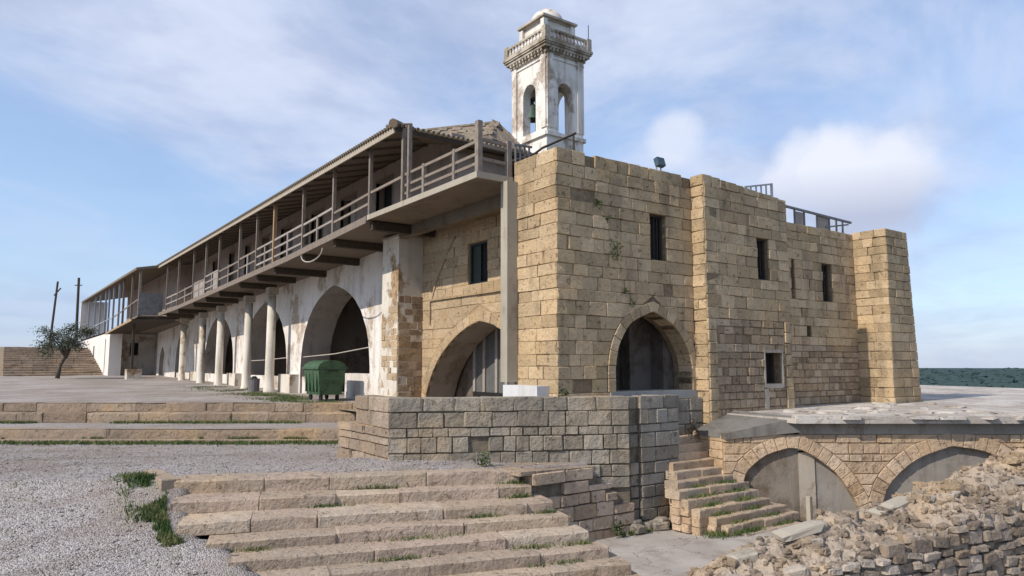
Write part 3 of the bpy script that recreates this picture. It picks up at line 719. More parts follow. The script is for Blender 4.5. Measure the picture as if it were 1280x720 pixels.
# ================================================================== REAR RANGE
rr = thing('stone_range', (19.4, Y0, 0), 'lower stone range behind the bay with a slit and a narrow window', 'building')
FE2 = Frame((19.4, Y0), 0.0); LE = 23.98 - 19.4
z3 = courses(1.9, 5.80, .30, .17); z3b = courses(-.2, 1.9, .21, .2)
r1 = Rect(21.96 - 19.4, 22.54 - 19.4, snap(3.48, z3), snap(4.54, z3)); r2 = Rect(20.22 - 19.4, 20.40 - 19.4, snap(3.44, z3), snap(4.6, z3))
r3 = Rect(20.95 - 19.4, 21.2 - 19.4, snap(2.3, z3), snap(2.6, z3)); lr = Rect(r1.s0 - .2, r1.s1 + .15, r1.z1, z3[z3.index(r1.z1) + 1])
mb = MB(); core(mb, FE2, 0, LE + .5, -.3, 5.74, [r1, r2, r3], th=.55, off=.035); wr = mb.build('wall', M_MORT, rr)
ashlar(wr, FE2, 0, LE, z3, M_ASH, (.36, .62), [r1, r2, r3, lr], depth=.3)
ashlar(wr, FE2, 0, LE, z3b, M_RUB, (.24, .5), depth=.3, kind='worn', gap=.014, drop=.04, proud=.0)
prism_stone('lintel', FE2, [(lr.s0, lr.z0 + .004), (lr.s1, lr.z0 + .004), (lr.s1, lr.z1 - .01), (lr.s0, lr.z1 - .01)], -.02, .3, M_ASH, wr)
window(rr, FE2, r1, .6, M_IRON, 2, M_DARK); window(rr, FE2, r2, .5, M_IRON, 0, M_DARK, .02, .3); window(rr, FE2, r3, .5, M_MORT, 0, M_DARK, .02, .3)
mb = MB(); mb.box(19.45, 25, 13.65, 17.6, 5.0, 5.2); mb.box(19.45, 25, 17.3, 17.6, -.3, 5.0); mb.box(24.6, 25, 13.65, 17.3, -.3, 5.0); mb.build('room', M_INN, rr)
# end buttress
bu = thing('stone_buttress', (23.98, 11.93, 0), 'tall battered ashlar buttress at the far right end of the stone range', 'buttress')
FU = Frame((23.98, Y0 + .03), -HP); LU = Y0 + .03 - 11.93; zu = courses(-.1, 5.86, .30, .1)
mb = MB(); core(mb, FU, 0, LU - .03, -.3, 5.80, th=.8, off=.035); wu = mb.build('wall', M_MORT, bu)
ashlar(wu, FU, 0, LU + .01, zu, M_ASH, (.36, .62), depth=.3)
FV_ = Frame((23.98, 11.93), 0.0)
mb = MB(); x_r = lambda z: lerp(1.86, 1.46, (z + .1) / 5.96)
zz_ = rng(-.3, 5.8, .5)
for a, b in zip(zz_, zz_[1:]):
    x0, x1 = x_r(a) - .03, x_r(b) - .03
    mb.quad(FV_.p(.03, .035, a), FV_.p(x0, .035, a), FV_.p(x1, .035, b), FV_.p(.03, .035, b)); mb.quad(FV_.p(x0, .035, a), FV_.p(x0, 1.5, a), FV_.p(x1, 1.5, b), FV_.p(x1, .035, b))
mb.quad(FV_.p(.03, .035, 5.8), FV_.p(x_r(5.8) - .03, .035, 5.8), FV_.p(x_r(5.8) - .03, 1.5, 5.8), FV_.p(.03, 1.5, 5.8))
wv_ = mb.build('wall', M_MORT, bu)
batter = Arch([(1.46 + .0, 0), (1.4601, 1)])
for za, zb_ in zip(zu, zu[1:]):
    n = random.choice((3, 3, 4)); e = [0] + sorted(U(.12, .88) * 0 + (i + U(-.2, .2)) / n for i in range(1, n)) + [1]
    for a, b in zip(e, e[1:]):
        xa0, xb0, xa1, xb1 = a * x_r(za), b * x_r(za), a * x_r(zb_), b * x_r(zb_); pr = .012 + U(-.01, .012)
        prism_stone('stone', FV_, [(xa0 + .009, za + .008), (xb0 - .009, za + .008), (xb1 - .009, zb_ - .008), (xa1 + .009, zb_ - .008)], -pr, .3, M_ASH, wv_)

unit()
# ================================================================== MONASTERY WING (arcade below, gallery above)
mw = thing('monastery_wing', (X1, 30, 0), 'long two storey monastery wing with pointed arcade and timber gallery under low roof', 'building')
YE = 66.0
FWl = Frame((X2, YE), -HP)          # s = YE - y
def S(y): return YE - y
PROF = [(0, 0), (.001, .27), (.012, .39), (.026, .49), (.055, .595), (.118, .73), (.2, .835), (.27, .895), (.35, .945), (.44, .985), (.5, 1.0)]
def gothic(yl, yr, spring, apex):
    a, b = S(yl), S(yr); wd = b - a
    L = [(a + u * wd, f * apex) for u, f in PROF]; return Arch(L + [(b - (q[0] - a), q[1]) for q in reversed(L[:-1])], 0.0)
AR = [gothic(30.75, 23.55, 1.0, 4.42), gothic(39.75, 32.6, 1.0, 4.35), gothic(48.9, 41.83, 1.0, 4.25), gothic(58.2, 51.6, 1.0, 4.1), gothic(64.9, 62.3, .9, 2.7)]
class Split:
    def __init__(s): s.d = {}
    def quad(s, *q):
        y = sum(p[1] for p in q) / 4; k = min(range(len(AR)), key=lambda i: abs(y - (YE - (AR[i].s0 + AR[i].s1) / 2))); s.d.setdefault(k, MB()).quad(*q)
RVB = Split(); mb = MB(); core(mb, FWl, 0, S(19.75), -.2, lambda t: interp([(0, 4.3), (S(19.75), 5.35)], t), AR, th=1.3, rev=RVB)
wall_a = mb.build('arcade_wall', M_PLAS, mw)
for m_ in RVB.d.values(): m_.build('arch_soffit', M_LINING, mw)
# low sill walls inside the arches
for (a, b, h) in ((23.56, 26.0, .95), (28.6, 30.74, .75), (33.9, 39.7, .72), (43.2, 48.9, .7), (53, 58.1, .7)):
    MB().box(X2 + .10, X2 + .52, a, b, -.1, h).build('sill_wall', M_PLAS, mw)
for (a, b, x, h) in ((30.9, 32.5, 10.25, .85), (40.0, 41.7, 10.3, .8), (49.1, 51.4, 10.3, .8)): MB().box(x, X2 - .003, a, b, -.1, h).build('low_buttress', M_PIER, mw)
# interior of the arcade
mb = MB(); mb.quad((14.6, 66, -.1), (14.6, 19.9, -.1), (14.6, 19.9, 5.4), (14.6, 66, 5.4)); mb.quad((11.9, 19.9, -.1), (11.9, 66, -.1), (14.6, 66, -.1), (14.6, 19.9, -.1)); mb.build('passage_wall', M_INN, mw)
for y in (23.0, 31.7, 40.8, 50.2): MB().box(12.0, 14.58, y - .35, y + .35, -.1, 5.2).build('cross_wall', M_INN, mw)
for y in (26.2, 35.0, 44.5): MB().box(14.40, 14.59, y, y + 1.5, 0, 2.6).build('door', M_DOOR, mw)
# pier
FP = Frame((X1, 20.84), -HP)
mb = MB(); mb.box(X1, X2 - .002, 19.71, 20.84, -.2, 5.24); pr_ = mb.build('pier', M_PIER, mw)
FPs = Frame((X1 + .01, 19.71), 0.0)
ashlar(pr_, FPs, 0.0, .84, courses(-.1, 3.4, .2, .25), M_RUB, (.2, .42), depth=.2, kind='worn', gap=.012, proud=.015)
ashlar(pr_, FP, .05, 1.13, courses(-.1, 3.1, .2, .25), M_RECESS, (.2, .45), depth=.2, kind='worn', gap=.012, proud=.008, drop=.30)
MB().box(X1 - .03, X2 - .004, 19.68, 20.86, 5.24, 5.3).build('pier_cap', M_CONC, mw)
# recess wall beside the pier
FRc = Frame((X2, 19.75), -HP); LR = 19.75 - 13.15
def sr(y): return 19.75 - y
RA = Arch([(sr(19.44), .0), (sr(19.42), .33), (sr(19.03), 1.05), (sr(18.45), 1.62), (sr(17.75), 2.05), (sr(17.0), 2.36), (sr(16.41), 2.47), (sr(15.82), 2.36), (sr(15.07), 2.05), (sr(14.37), 1.62), (sr(13.79), 1.05), (sr(13.42), .33), (sr(13.40), .0)], 0.0).smooth(2)
zr = courses(0, 5.3, .30, .1); RW = Rect(sr(17.05), sr(16.05), snap(3.49, zr), snap(4.79, zr)); LED = Rect(sr(19.2), sr(14.8), snap(3.2, zr), snap(3.2, zr) + .01)
mb = MB(); RVR = MB(); RVW = MB()
class Two:
    def quad(s, *q): (RVW if min(p[2] for p in q) > 3.0 else RVR).quad(*q)
mb = MB(); core(mb, FRc, 0, LR + .1, -.2, 5.466, [RA, RW], th=1.0, off=.012, rev=Two()); wrc = mb.build('recess_wall', M_MORT_L, mw); RVR.build('arch_soffit', M_LINING, mw); RVW.build('window_reveal', M_RECESS, mw)
ashlar(wrc, FRc, 0.0, LR, zr, M_RECESS, (.5, .85), [RA.grown(.3), RW], depth=.25, gap=.009, proud=.004)
voussoirs(wrc, FRc, RA, .292, M_RECESS, 25, .10, .012)
mb = MB(); zl = snap(3.2, zr)
mb.obox((X2 - .03, 16.3, zl), (.09, 5.7, .06)); mb.build('ledge', M_RECESS, mw)
scar = [(19.17, 2.5), (19.17, 3.2)]; scar2 = [(19.07, 3.3), (18.85, 3.75), (18.45, 4.28), (18.1, 4.65), (17.75, 5.0)]
mb = MB()
for P in (scar, scar2):
    for a, b in zip(P, P[1:]): mb.bar((X2 - .015, a[0], a[1]), (X2 - .015, b[0], b[1]), .05, .07)
mb.build('arch_scar', M_RUB, mw)
wn = window(mw, FRc, RW, .6, M_GREENS, 0, M_DARK, .06, .12); MB().obox((X2 + .16, 16.8, (RW.z0 + RW.z1) / 2), (.04, .42, RW.z1 - RW.z0 - .14)).build('shutter', M_GREENS, wn)
mb = MB(); mb.box(11.76, 11.8, 18.44, 19.7, -.1, 3.0); mb.box(11.66, 11.9, 13.3, 19.7, 2.76, 3.1); mb.quad((14.5, 19.8, -.1), (14.5, 13.3, -.1), (14.5, 13.3, 3.2), (14.5, 19.8, 3.2)); mb.quad((11.4, 13.3, -.02), (11.4, 19.8, -.02), (14.5, 19.8, -.02), (14.5, 13.3, -.02)); mb.quad((11.6, 19.8, 3.0), (14.5, 19.8, 3.0), (14.5, 13.3, 3.0), (11.6, 13.3, 3.0))
mb.box(11.66, 14.5, 19.75, 19.95, -.1, 5.3); mb.build('recess_room', M_INN, mw)
dr = MB().box(11.75, 11.81, 15.0, 18.42, .05, 2.75).build('boarded_door', M_GREYD, mw)
for y in (15.3, 15.95, 16.6, 17.1, 17.75, 18.28): MB().box(11.70, 11.748, y, y + .12, .48, 2.7).build('batten', M_PALEB, dr)
MB().box(11.70, 11.748, 15.0, 18.4, .06, .47).build('kick_board', M_DARK, dr)
# concrete corner post, plinth, beams
MB().box(9.15, 9.44, 12.98, 13.24, .9, 5.465).build('corner_post', M_CONC, mw)
mb = MB(); mb.box(9.12, 9.452, 11.86, 13.10, -.4, .84); mb.build('post_plinth', M_PLINTH, mw)
MB().box(X1 + .02, X1 + .23, 13.2, 19.70, 5.16, 5.465).build('beam', M_SLAB, mw)
def slab_z(y): return interp([(13, 5.45), (19, 5.43), (26, 5.13), (36, 4.87), (46.5, 4.60), (52, 4.54)], y)
def eave_z(y): return interp([(17, 7.66), (36, 7.74), (52.6, 7.86)], y)
XB = 8.45
SP = [(XB, 13.16), (X2 + .3, 13.16), (X2 + .3, 19.05), (XB, 19.05)]; n_ = len(SP)
mb = MB(); mb.add([(x, y, 5.47) for x, y in SP] + [(x, y, 5.60) for x, y in SP], [tuple(range(n_))[::-1], tuple(range(n_, 2 * n_))] + [(i, (i + 1) % n_, n_ + (i + 1) % n_, n_ + i) for i in range(n_)]); mb.build('terrace_slab', M_SLAB, mw)
mb = MB(); mb.box(XB - .03, XB - .002, 13.13, 19.05, 5.46, 5.605); mb.box(XB, X2 - 1.23, 13.13, 13.158, 5.46, 5.605); mb.build('slab_edge', M_CONC, mw)  # edge strip left paler than the shade-coloured slab
mb = MB(); F_ = Frame((XB, 52.5), -HP)
core(mb, F_, 0, 52.5 - 19.052, lambda t: slab_z(52.5 - t) + .01, lambda t: slab_z(52.5 - t) + .13, th=X2 + .4 - XB, extra=[52.5 - y for y in (26, 36, 46.5)])
bal = mb.build('gallery_floor', M_SOFF, mw)
mb = MB(); core(mb, F_, 0, 52.5 - 19.06, lambda t: slab_z(52.5 - t) - .05, lambda t: slab_z(52.5 - t) + .16, th=.05, off=-.055, extra=[52.5 - y for y in (26, 36, 46.5)]); mb.build('edge_board', M_WOOD, bal)
POSTS = [16.94, 16.60, 19.05, 21.87, 24.74, 28.05, 30.42, 33.08, 36.8, 39.61, 42.56, 46.7, 50.4]
for y in POSTS[2:]:
    MB().box(XB + .12, X2 + .1 if y < 30 else 10.2, y - .11, y + .11, slab_z(y) - .24, slab_z(y) - .0).build('joist', M_DARKW, bal)
for i, y in enumerate(POSTS):
    z0 = 5.62 if y < 19 else slab_z(y) + .13
    x = XB + .07
    wdt = .10 if y != 28.05 else .125
    MB().box(x - wdt / 2, x + wdt / 2, y - wdt / 2, y + wdt / 2, z0, eave_z(y) - .02).build('gallery_post', M_TANW if y == 28.05 else M_WOOD, bal)
# railings of the gallery
def rail(a, b, zz, par, mat=M_WOOD, wd=.05, ht=.075, x=XB + .07):
    MB().bar((x, a, zz(a)), (x, b, zz(b)), wd, ht).build('rail', mat, par)
ps = sorted(POSTS[2:] + [16.94])
for i, (a, b) in enumerate(zip(ps, ps[1:])):
    a2, b2 = a + .07, b - .07
    zf = lambda y: (5.62 if y < 19 else slab_z(y) + .13)
    levels = (.72,) if i == 0 else (.72, .42) if i in (1,) else (.95, .62, .28) if i in (3, 4, 7) else (.92, .5) if i in (2, 5) else (.85, .45)
    for h in levels: rail(a2, b2, lambda y, h=h: slab_z(y) + .13 + h if y > 18 else 5.6 + h, bal, M_PALEB if i in (2, 3, 4, 7, 10) else M_WOOD)
    if i >= 2:
        m = (a + b) / 2; MB().box(XB + .04, XB + .09, m - .06, m + .06, zf(m), zf(m) + .95).build('baluster', M_PALEB if i % 2 else M_WOOD, bal)
for (a, b) in ((36.95, 38.0), (39.75, 42.4)):
    zm = slab_z((a + b) / 2); k = a
    while k < b - .1: MB().box(XB + .06, XB + .09, k, min(k + .33, b) - .015, zm + .13, zm + 1.05).build('board', M_PALEB, bal); k += .33
ter = MB().box(XB + .04, XB + .16, 13.19, 13.33, 5.60, 6.82).build('terrace_post', M_WOOD, mw)
for y in (15.84, 14.32): MB().box(XB + .06, XB + .15, y - .05, y + .05, 5.62, 6.42).build('terrace_post', M_WOOD, mw)
for h in (6.36, 6.30 - .24, 5.84): rail(13.34, 16.88, lambda y, h=h: h, ter, M_WOOD, .045, .07, XB + .1)
MB().box(9.30, 9.42, 13.18, 13.30, 5.60, 6.48).build('terrace_post', M_WOOD, mw)
for h in (6.40, 6.27, 5.95): MB().bar((XB + .17, 13.25, h), (9.29, 13.24, h - .02), .045, .075).build('rail', M_WOOD, ter)
# upper wall with doors
XU = 10.4
DO = [(22.73, 21.47), (25.94, 24.54), (29.18, 27.87), (30.3, 29.5), (33.21, 31.62), (36.24, 35.1), (39.3, 38.3), (42.6, 41.5), (46.5, 45.3), (20.3, 19.6)]
FUp = Frame((XU, 52.5), -HP)
rects = [Rect(52.5 - a, 52.5 - b, slab_z(a) + .14, 7.62) for a, b in DO[:9] if a - b > .9] + [Rect(52.5 - 30.3, 52.5 - 29.5, 6.4, 7.6)]
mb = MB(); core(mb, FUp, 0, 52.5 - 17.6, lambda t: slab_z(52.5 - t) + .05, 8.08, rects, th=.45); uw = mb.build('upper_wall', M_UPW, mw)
for r in rects[:-1]:
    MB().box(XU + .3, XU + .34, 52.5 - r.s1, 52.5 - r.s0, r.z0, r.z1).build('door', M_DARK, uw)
    half = (r.s1 - r.s0)
    MB().box(XU + .06, XU + .11, 52.5 - r.s1 + .02, 52.5 - r.s1 + half * .42, r.z0 + .02, r.z0 + (1.15 if rnd() < .6 else 2.2)).build('door_leaf', M_PALEB if rnd() < .4 else M_DOOR, uw)
    fr = MB(); y0, y1 = 52.5 - r.s1, 52.5 - r.s0
    fr.box(XU - .02, XU + .1, y0 - .07, y0, r.z0, r.z1 + .07); fr.box(XU - .02, XU + .1, y1, y1 + .07, r.z0, r.z1 + .07); fr.box(XU - .02, XU + .1, y0, y1, r.z1, r.z1 + .07); fr.build('door_frame', M_WOOD, uw)
FUe = Frame((XU, 17.6), 0.0); mb = MB(); core(mb, FUe, .003, 8, 5.5, 7.68, [Rect(2.2, 3.2, 5.62, 7.5)], th=.4, off=.003); mb.build('end_wall', M_UPW, mw)
MB().box(12.6, 13.6, 17.9, 17.95, 5.62, 7.5).build('door', M_DARK, mw)
# roof
XE = 8.28; RI = 14.6; ZR = 9.35
YR0 = 17.0
mb = MB()
def roof_pt(x, y): return eave_z(y) + (ZR - 7.7) * (x - XE) / (RI - XE)
ye = [YR0] + rng(20, 52.6, 4)
ins = RI - XE
mb.quad((XE, 52.6, eave_z(52.6)), (XE, YR0, eave_z(YR0)), (RI, YR0 + ins, ZR), (RI, 52.6, ZR)); mb.add([(XE, YR0, eave_z(YR0)), (RI + ins, YR0, eave_z(YR0)), (RI, YR0 + ins, ZR)], [(0, 1, 2)])
mb.quad((RI, 52.6, ZR), (RI, YR0 + ins, ZR), (RI + ins, YR0, eave_z(YR0)), (RI + ins, 52.6, eave_z(52)))
rf = mb.build('roof', M_TILE, mw)
mb = MB(); dz = -.10
mb.quad((XE + .03, YR0 + .03, eave_z(YR0) + dz), (XE + .03, 52.5, eave_z(52.6) + dz), (RI, 52.5, ZR + dz), (RI, YR0 + ins, ZR + dz)); mb.add([(XE + .03, YR0 + .03, eave_z(YR0) + dz), (RI + ins, YR0 + .03, eave_z(YR0) + dz), (RI, YR0 + ins, ZR + dz)], [(0, 2, 1)])
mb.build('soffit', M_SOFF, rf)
for y in rng(18, 51, 1.1): MB().bar((XE + .1, y, roof_pt(XE + .1, y) - .14), (XU, y, roof_pt(XU, y) - .14), .07, .08).build('rafter', M_SOFF, rf)
MB().bar((XE - .02, 52.6, eave_z(52.6) - .09), (XE - .02, YR0 - .02, eave_z(YR0) - .09), .04, .16).build('fascia', M_FASC, rf)
MB().bar((XE, YR0 - .02, eave_z(YR0) - .06), (XE + 6, YR0 - .02, eave_z(YR0) - .06), .04, .10).build('fascia', M_DARKW, rf)
mb = MB(); y = YR0
while y < 52.6: mb.tube([(XE - .10, y, eave_z(y) + .03), (XE + .5, y, eave_z(y) + .16)], .05, 6); y += .16
x = XE
while x < XE + 7: mb.tube([(x, YR0 - .12, eave_z(YR0) + .03), (x, YR0 + .5, eave_z(YR0) + .16)], .05, 6); x += .16
t_ = mb.build('eave_tiles', M_TILE, rf); t_['kind'] = 'stuff'
MB().tube([(XE - .12, YR0 - .12, eave_z(YR0) + .05), (XE + .7, YR0 + .7, eave_z(YR0) + .26)], .13, 8).build('hip_tile', M_TILE, rf)
# columns carrying the gallery
for i, (y, m_) in enumerate(((32.3, M_COLM), (35.95, M_COLM), (41.4, M_COLM), (45.7, M_COLM), (51.2, M_COLM))):
    zt_ = slab_z(y) - .24; c = MB().lathe((X1, y, -.1), [(.26, 0), (.25, .32), (.21, .36), (.20, 1.2), (.185, zt_ - .25)], 14).build('column', m_, mw, True)
    MB().box(X1 - .23, X1 + .23, y - .23, y + .23, zt_ - .30, zt_).build('capital', M_CONC, c)

# ================================================================== FAR WING (projecting porch range at the left end)
fw = thing('far_wing', (7.17, 70, 0), 'distant white end range with glazed open gallery and dark porch roof', 'building')
XF = 7.17
def fe(y): return interp([(52.5, 7.63), (70, 7.85), (92, 8.2)], y)
def ff(y): return interp([(52.5, 4.5), (66, 4.0), (92, 3.9)], y)
mb = MB(); F_ = Frame((XF, 92), -HP); core(mb, F_, 0, 92 - 66.5, -.2, lambda t: ff(92 - t), [Rect(92 - 79, 92 - 77.8, .4, 3.0), Rect(92 - 69.6, 92 - 69.0, .5, 3.4)], th=.6); core(mb, Frame((XF, 66.5), 0), .002, .9, -.2, 3.95, th=.8, off=.002); mb.build('wall', M_WHITE, fw)
mb = MB(); core(mb, Frame((X2 + .3, 69), -HP), 0, 17, -.2, 4.4, (), th=.5); mb.box(XF + .9, X2 + .5, 69, 69.4, -.2, 4); mb.build('porch_wall', M_PLAS, fw)
pw = MB().box(9.02, 9.62, 68.9, 68.99, 2.05, 3.1).build('window', M_DARK, fw); MB().box(8.95, 9.69, 68.92, 68.985, 1.97, 2.05).build('sill', M_PIER, pw)
mb = MB(); core(mb, F_, 0, 92 - 52.45, lambda t: ff(92 - t) - .12, lambda t: ff(92 - t), th=4, extra=(26,)); mb.build('gallery_floor', M_SOFF, fw)
mb = MB(); mb.add([(XF - .35, 66.2, 3.78), (XF - .35, 52.2, 4.22), (X2, 52.2, 4.52), (X2, 66.2, 4.1), (XF - .35, 66.2, 3.68), (XF - .35, 52.2, 4.12), (X2, 52.2, 4.42), (X2, 66.2, 4.0)], [(0, 1, 2, 3), (7, 6, 5, 4), (0, 4, 5, 1), (1, 5, 6, 2), (3, 7, 4, 0)]); mb.build('porch_roof', M_DARKW, fw); MB().bar((XF - .37, 66.2, 3.73), (XF - .37, 52.2, 4.17), .04, .14).build('porch_fascia', M_TANW, fw)  # underside shade of the porch put into the roof's dark timber; edge stays tan
MB().box(XF + .1, XF + .24, 54.9, 55.06, .9, 4.1).build('porch_post', M_DARKW, fw)
mb = MB(); mb.box(XF - .15, XF + .75, 54.6, 55.6, -.1, .95); mb.build('post_base', M_PIER, fw)
for y in (52.55, 55.8, 60.2, 62.6, 66, 69, 71.5, 75.7, 80, 86): MB().box(XF, XF + .14, y - .08, y + .08, ff(y), fe(y) - .05).build('gallery_post', M_PVC if y > 62 else M_WOOD, fw)
MB().bar((XF + .07, 92, ff(92) + 1.0), (XF + .07, 66, ff(66) + 1.05), .06, .08).build('rail', M_PVC, fw); MB().bar((XF + .07, 66, ff(66) + 1.05), (XF + .07, 52.6, ff(52.6) + 1.1), .06, .08).build('rail', M_WOOD, fw)
MB().box(XF + .02, X2 - 2.0, 52.46, 52.5, 4.52, 6.0).build('sheet_panel', M_SHEET, fw)
mb = MB(); core(mb, Frame((9.6, 77), -HP), 0, 24.49, 4.3, 8.02, (), th=.4); mb.box(9.6, 11.2, 52.2, 52.5, 4.4, 8.02); mb.build('upper_wall', M_UPW, fw)
mb = MB(); xr = 12; zr_ = 9.0
mb.add([(XF - .25, 92.5, fe(92)), (XF - .25, 70, fe(70)), (XF - .25, 52.2, fe(52.5)), (xr, 52.2, fe(52) + 1.0), (xr, 70, fe(70) + 1.0), (xr, 92.5, fe(92) + 1)], [(0, 1, 4, 5), (1, 2, 3, 4)])
mb.add([(XF - .25, 92.5, fe(92) - .16), (XF - .25, 70, fe(70) - .16), (XF - .25, 52.2, fe(52.5) - .16), (xr, 52.2, fe(52) + .84), (xr, 70, fe(70) + .84), (xr, 92.5, fe(92) + .84)], [(5, 4, 1, 0), (4, 3, 2, 1)])
mb.quad((XF - .25, 52.2, fe(52) - .16), (xr, 52.2, fe(52) + .84), (xr, 52.2, fe(52) + 1.0), (XF - .25, 52.2, fe(52))); mb.quad((XF - .25, 92.5, fe(92) - .16), (XF - .25, 52.2, fe(52.5) - .16), (XF - .25, 52.2, fe(52.5)), (XF - .25, 92.5, fe(92)))
rf2 = mb.build('roof', M_TILE, fw)
MB().box(XF - .3, 9.4, 91.0, 91.5, 3.9, 8.15).build('end_wall', M_WHITE, fw)
# stairs up to the far wing
fst = thing('far_steps', (3.5, 70, .4), 'brown stone steps climbing beside the white far wing at the left edge', 'staircase')
for i in range(13):
    x = .2
    while x < 7.0:
        wv = min(U(1.2, 2.2), 7.05 - x); stone('step_stone', M_KERB, 'long', (x + wv / 2, 69.6 + i * 1.1, .36 + i * .2), (wv - .02, 1.35, .30), 0, fst); x += wv

grid('earth_bank', rng(-40, .3, 1.2), rng(68.5, 96, 1.1), lambda x, y: (x, y, .25 + .185 * max(0, min(y, 84) - 69.5) * (1 - .35 * sm(-4, -30, x) if False else 1) + .12 * fbm(x, y, .5)), M_EARTH)
# ================================================================== BELL TOWER AND CHURCH
bt = thing('bell_tower', (18.68, 23.53, 5), 'white weathered square bell tower with arched openings, balustrade and small dome', 'tower')
tx0, tx1, ty0, ty1 = 18.68, 20.78, 23.53, 26.05; zs0, zs1 = 4.5, 15.0; ZT = .45
FtL = Frame((tx0, ty1), -HP); FtR = Frame((tx0, ty0), 0.0); wL = ty1 - ty0; wR = tx1 - tx0
def tarch(c, hw, z0, zsp, zt):
    P = [(c - hw, z0)] + [(c - hw * math.cos(a) + 1e-4 * i, zsp + (zt - zsp) * math.sin(a)) for i, a in enumerate([k * math.pi / 10 for k in range(11)])] + [(c + hw + .002, z0)]
    return Arch(P, z0)
aL = tarch(wL / 2, .48, 11.55, 13.3, 13.85); aR = tarch(wR / 2, .42, 11.4, 13.2, 13.75)
for F, wd, ap, nm in ((FtL, wL, aL, 0), (FtR, wR, aR, 1), (Frame((tx1, ty0), HP), wL, tarch(wL / 2, .48, 11.55, 13.3, 13.85), 2), (Frame((tx1, ty1), math.pi), wR, tarch(wR / 2, .42, 11.4, 13.2, 13.75), 3)):
    mb = MB(); e = .003 if nm % 2 else 0
    core(mb, F, e, wd - e, zs0, zs1, [ap], th=.42, off=e); wl_ = mb.build('shaft_wall', M_TOWP, bt)
    for a, b in ((0, .36), (wd - .36, wd)):
        mb = MB(); mb.obox(F.p((a + b) / 2, -.03, 13.28), (b - a - .01, .07, 3.4), Matrix.Rotation(F.a, 3, 'Z')); mb.build('pilaster', M_TOWP, wl_)
    mb = MB(); mb.obox(F.p(wd / 2, -.05, 11.28), (wd + .12, .14, .16), Matrix.Rotation(F.a, 3, 'Z')); mb.build('string_course', M_TOWP, wl_)
cx, cy = (tx0 + tx1) / 2, (ty0 + ty1) / 2
def ringbox(mb, gx, z0, z1): mb.box(tx0 - gx, tx1 + gx, ty0 - gx, ty1 + gx, z0, z1)
mb = MB(); ringbox(mb, .10, 14.93, 15.118); ringbox(mb, .24, 15.12, 15.24); ringbox(mb, .30, 15.242, 15.32); ringbox(mb, .34, 15.322, 15.45); cor = mb.build('cornice', M_TOWC, bt)
MB().box(tx0 - .05, tx1 + .05, ty0 - .05, ty1 + .05, 14.72, 14.80).build('astragal', M_TOWP, bt)
for i in range(11):
    t = (i + .5) / 11; MB().box(lerp(tx0, tx1, t) - .055, lerp(tx0, tx1, t) + .055, ty0 - .22, ty0 - .002, 14.99, 15.118).build('dentil', M_TOWC, cor); MB().box(tx0 - .22, tx0 - .002, lerp(ty0, ty1, t) - .06, lerp(ty0, ty1, t) + .06, 14.99, 15.118).build('dentil', M_TOWC, cor)
mb = MB(); g = .27; zb0 = 15.452
for a in ((tx0 - g, tx1 + g, ty0 - g, ty0 - g + .16), (tx0 - g, tx1 + g, ty1 + g - .16, ty1 + g), (tx0 - g, tx0 - g + .16, ty0 - g + .161, ty1 + g - .161), (tx1 + g - .16, tx1 + g, ty0 - g + .161, ty1 + g - .161)):
    mb.box(*a, zb0 + .42, zb0 + .52); mb.box(*a, zb0, zb0 + .10)
mb.build('parapet_rail', M_TOWC, bt)
for (px_, py_) in ((tx0 - g + .1, ty0 - g + .1), (tx1 + g - .1, ty0 - g + .1), (tx0 - g + .1, ty1 + g - .1), (tx1 + g - .1, ty1 + g - .1)):
    MB().obox((px_, py_, zb0 + .29), (.26, .26, .58)).build('corner_post', M_TOWC, bt)
pr = [(.05, 0), (.08, .08), (.05, .17), (.04, .24), (.07, .28), (.055, .32)]
for i in range(11):
    t = (i + .5) / 11
    MB().lathe((lerp(tx0 - .05, tx1 + .05, t), ty0 - g + .08, zb0 + .10), pr, 6).build('baluster', M_TOWP, bt); MB().lathe((tx0 - g + .08, lerp(ty0 - .05, ty1 + .05, t), zb0 + .10), pr, 6).build('baluster', M_TOWP, bt)
MB().box(cx - .78, cx + .78, cy - .78, cy + .78, 15.45, 16.74).build('drum', M_TOWP, bt)
for q in ((cx - .80, cy - .80), (cx + .80, cy - .80), (cx - .80, cy + .80)): MB().box(q[0] - .12, q[0] + .12, q[1] - .12, q[1] + .12, 15.46, 16.73).build('drum_pilaster', M_TOWP, bt)
mb = MB(); mb.box(cx - .88, cx + .88, cy - .88, cy + .88, 16.74, 16.80); mb.box(cx - 1.0, cx + 1.0, cy - 1.0, cy + 1.0, 16.802, 16.90); mb.build('drum_cornice', M_TOWC, bt)
MB().lathe((cx, cy, 16.90), [(.80 * math.cos(a), .78 * math.sin(a)) for a in [k * HP / 9 for k in range(9)]] + [(.05, .80), (.05, .88), (.01, .90)], 24).build('dome', M_TOWP, bt, True)
MB().bar((tx1 + .2, ty0 - .2, 15.9), (tx1 + .2, ty0 - .2, 16.75), .025).build('rod', M_IRON, bt)
be = MB().lathe((19.3, 25.4, 12.5), [(.40, 0), (.37, .08), (.30, .25), (.26, .5), (.22, .68), (.10, .78), (.06, .9)], 16).build('bell', M_BRONZE, None, True); tag(be, 'green bronze bell hanging in the arched opening of the tower', 'bell')
MB().bar((19.3, ty0 + .3, 13.45), (19.3, ty1 - .3, 13.45), .14, .16).build('headstock', M_DARKW, be)
mb = MB(); mb.bar((19.4, 25.2, 11.5), (19.4, 25.2, 12.4), .07); mb.build('bell_frame', M_DARKW, bt)
ch = thing('church', (14.5, 20, 5), 'low church roof of lichened tiles rising behind the gallery left of the tower', 'church')
A = W(-.585, 26, 10.32); B = W(-4.2, 25.0, 9.55); C = W(.65, 25.4, 8.85); D_ = W(-1.2, 22.2, 8.0); E_ = W(.2, 30, 8.9)
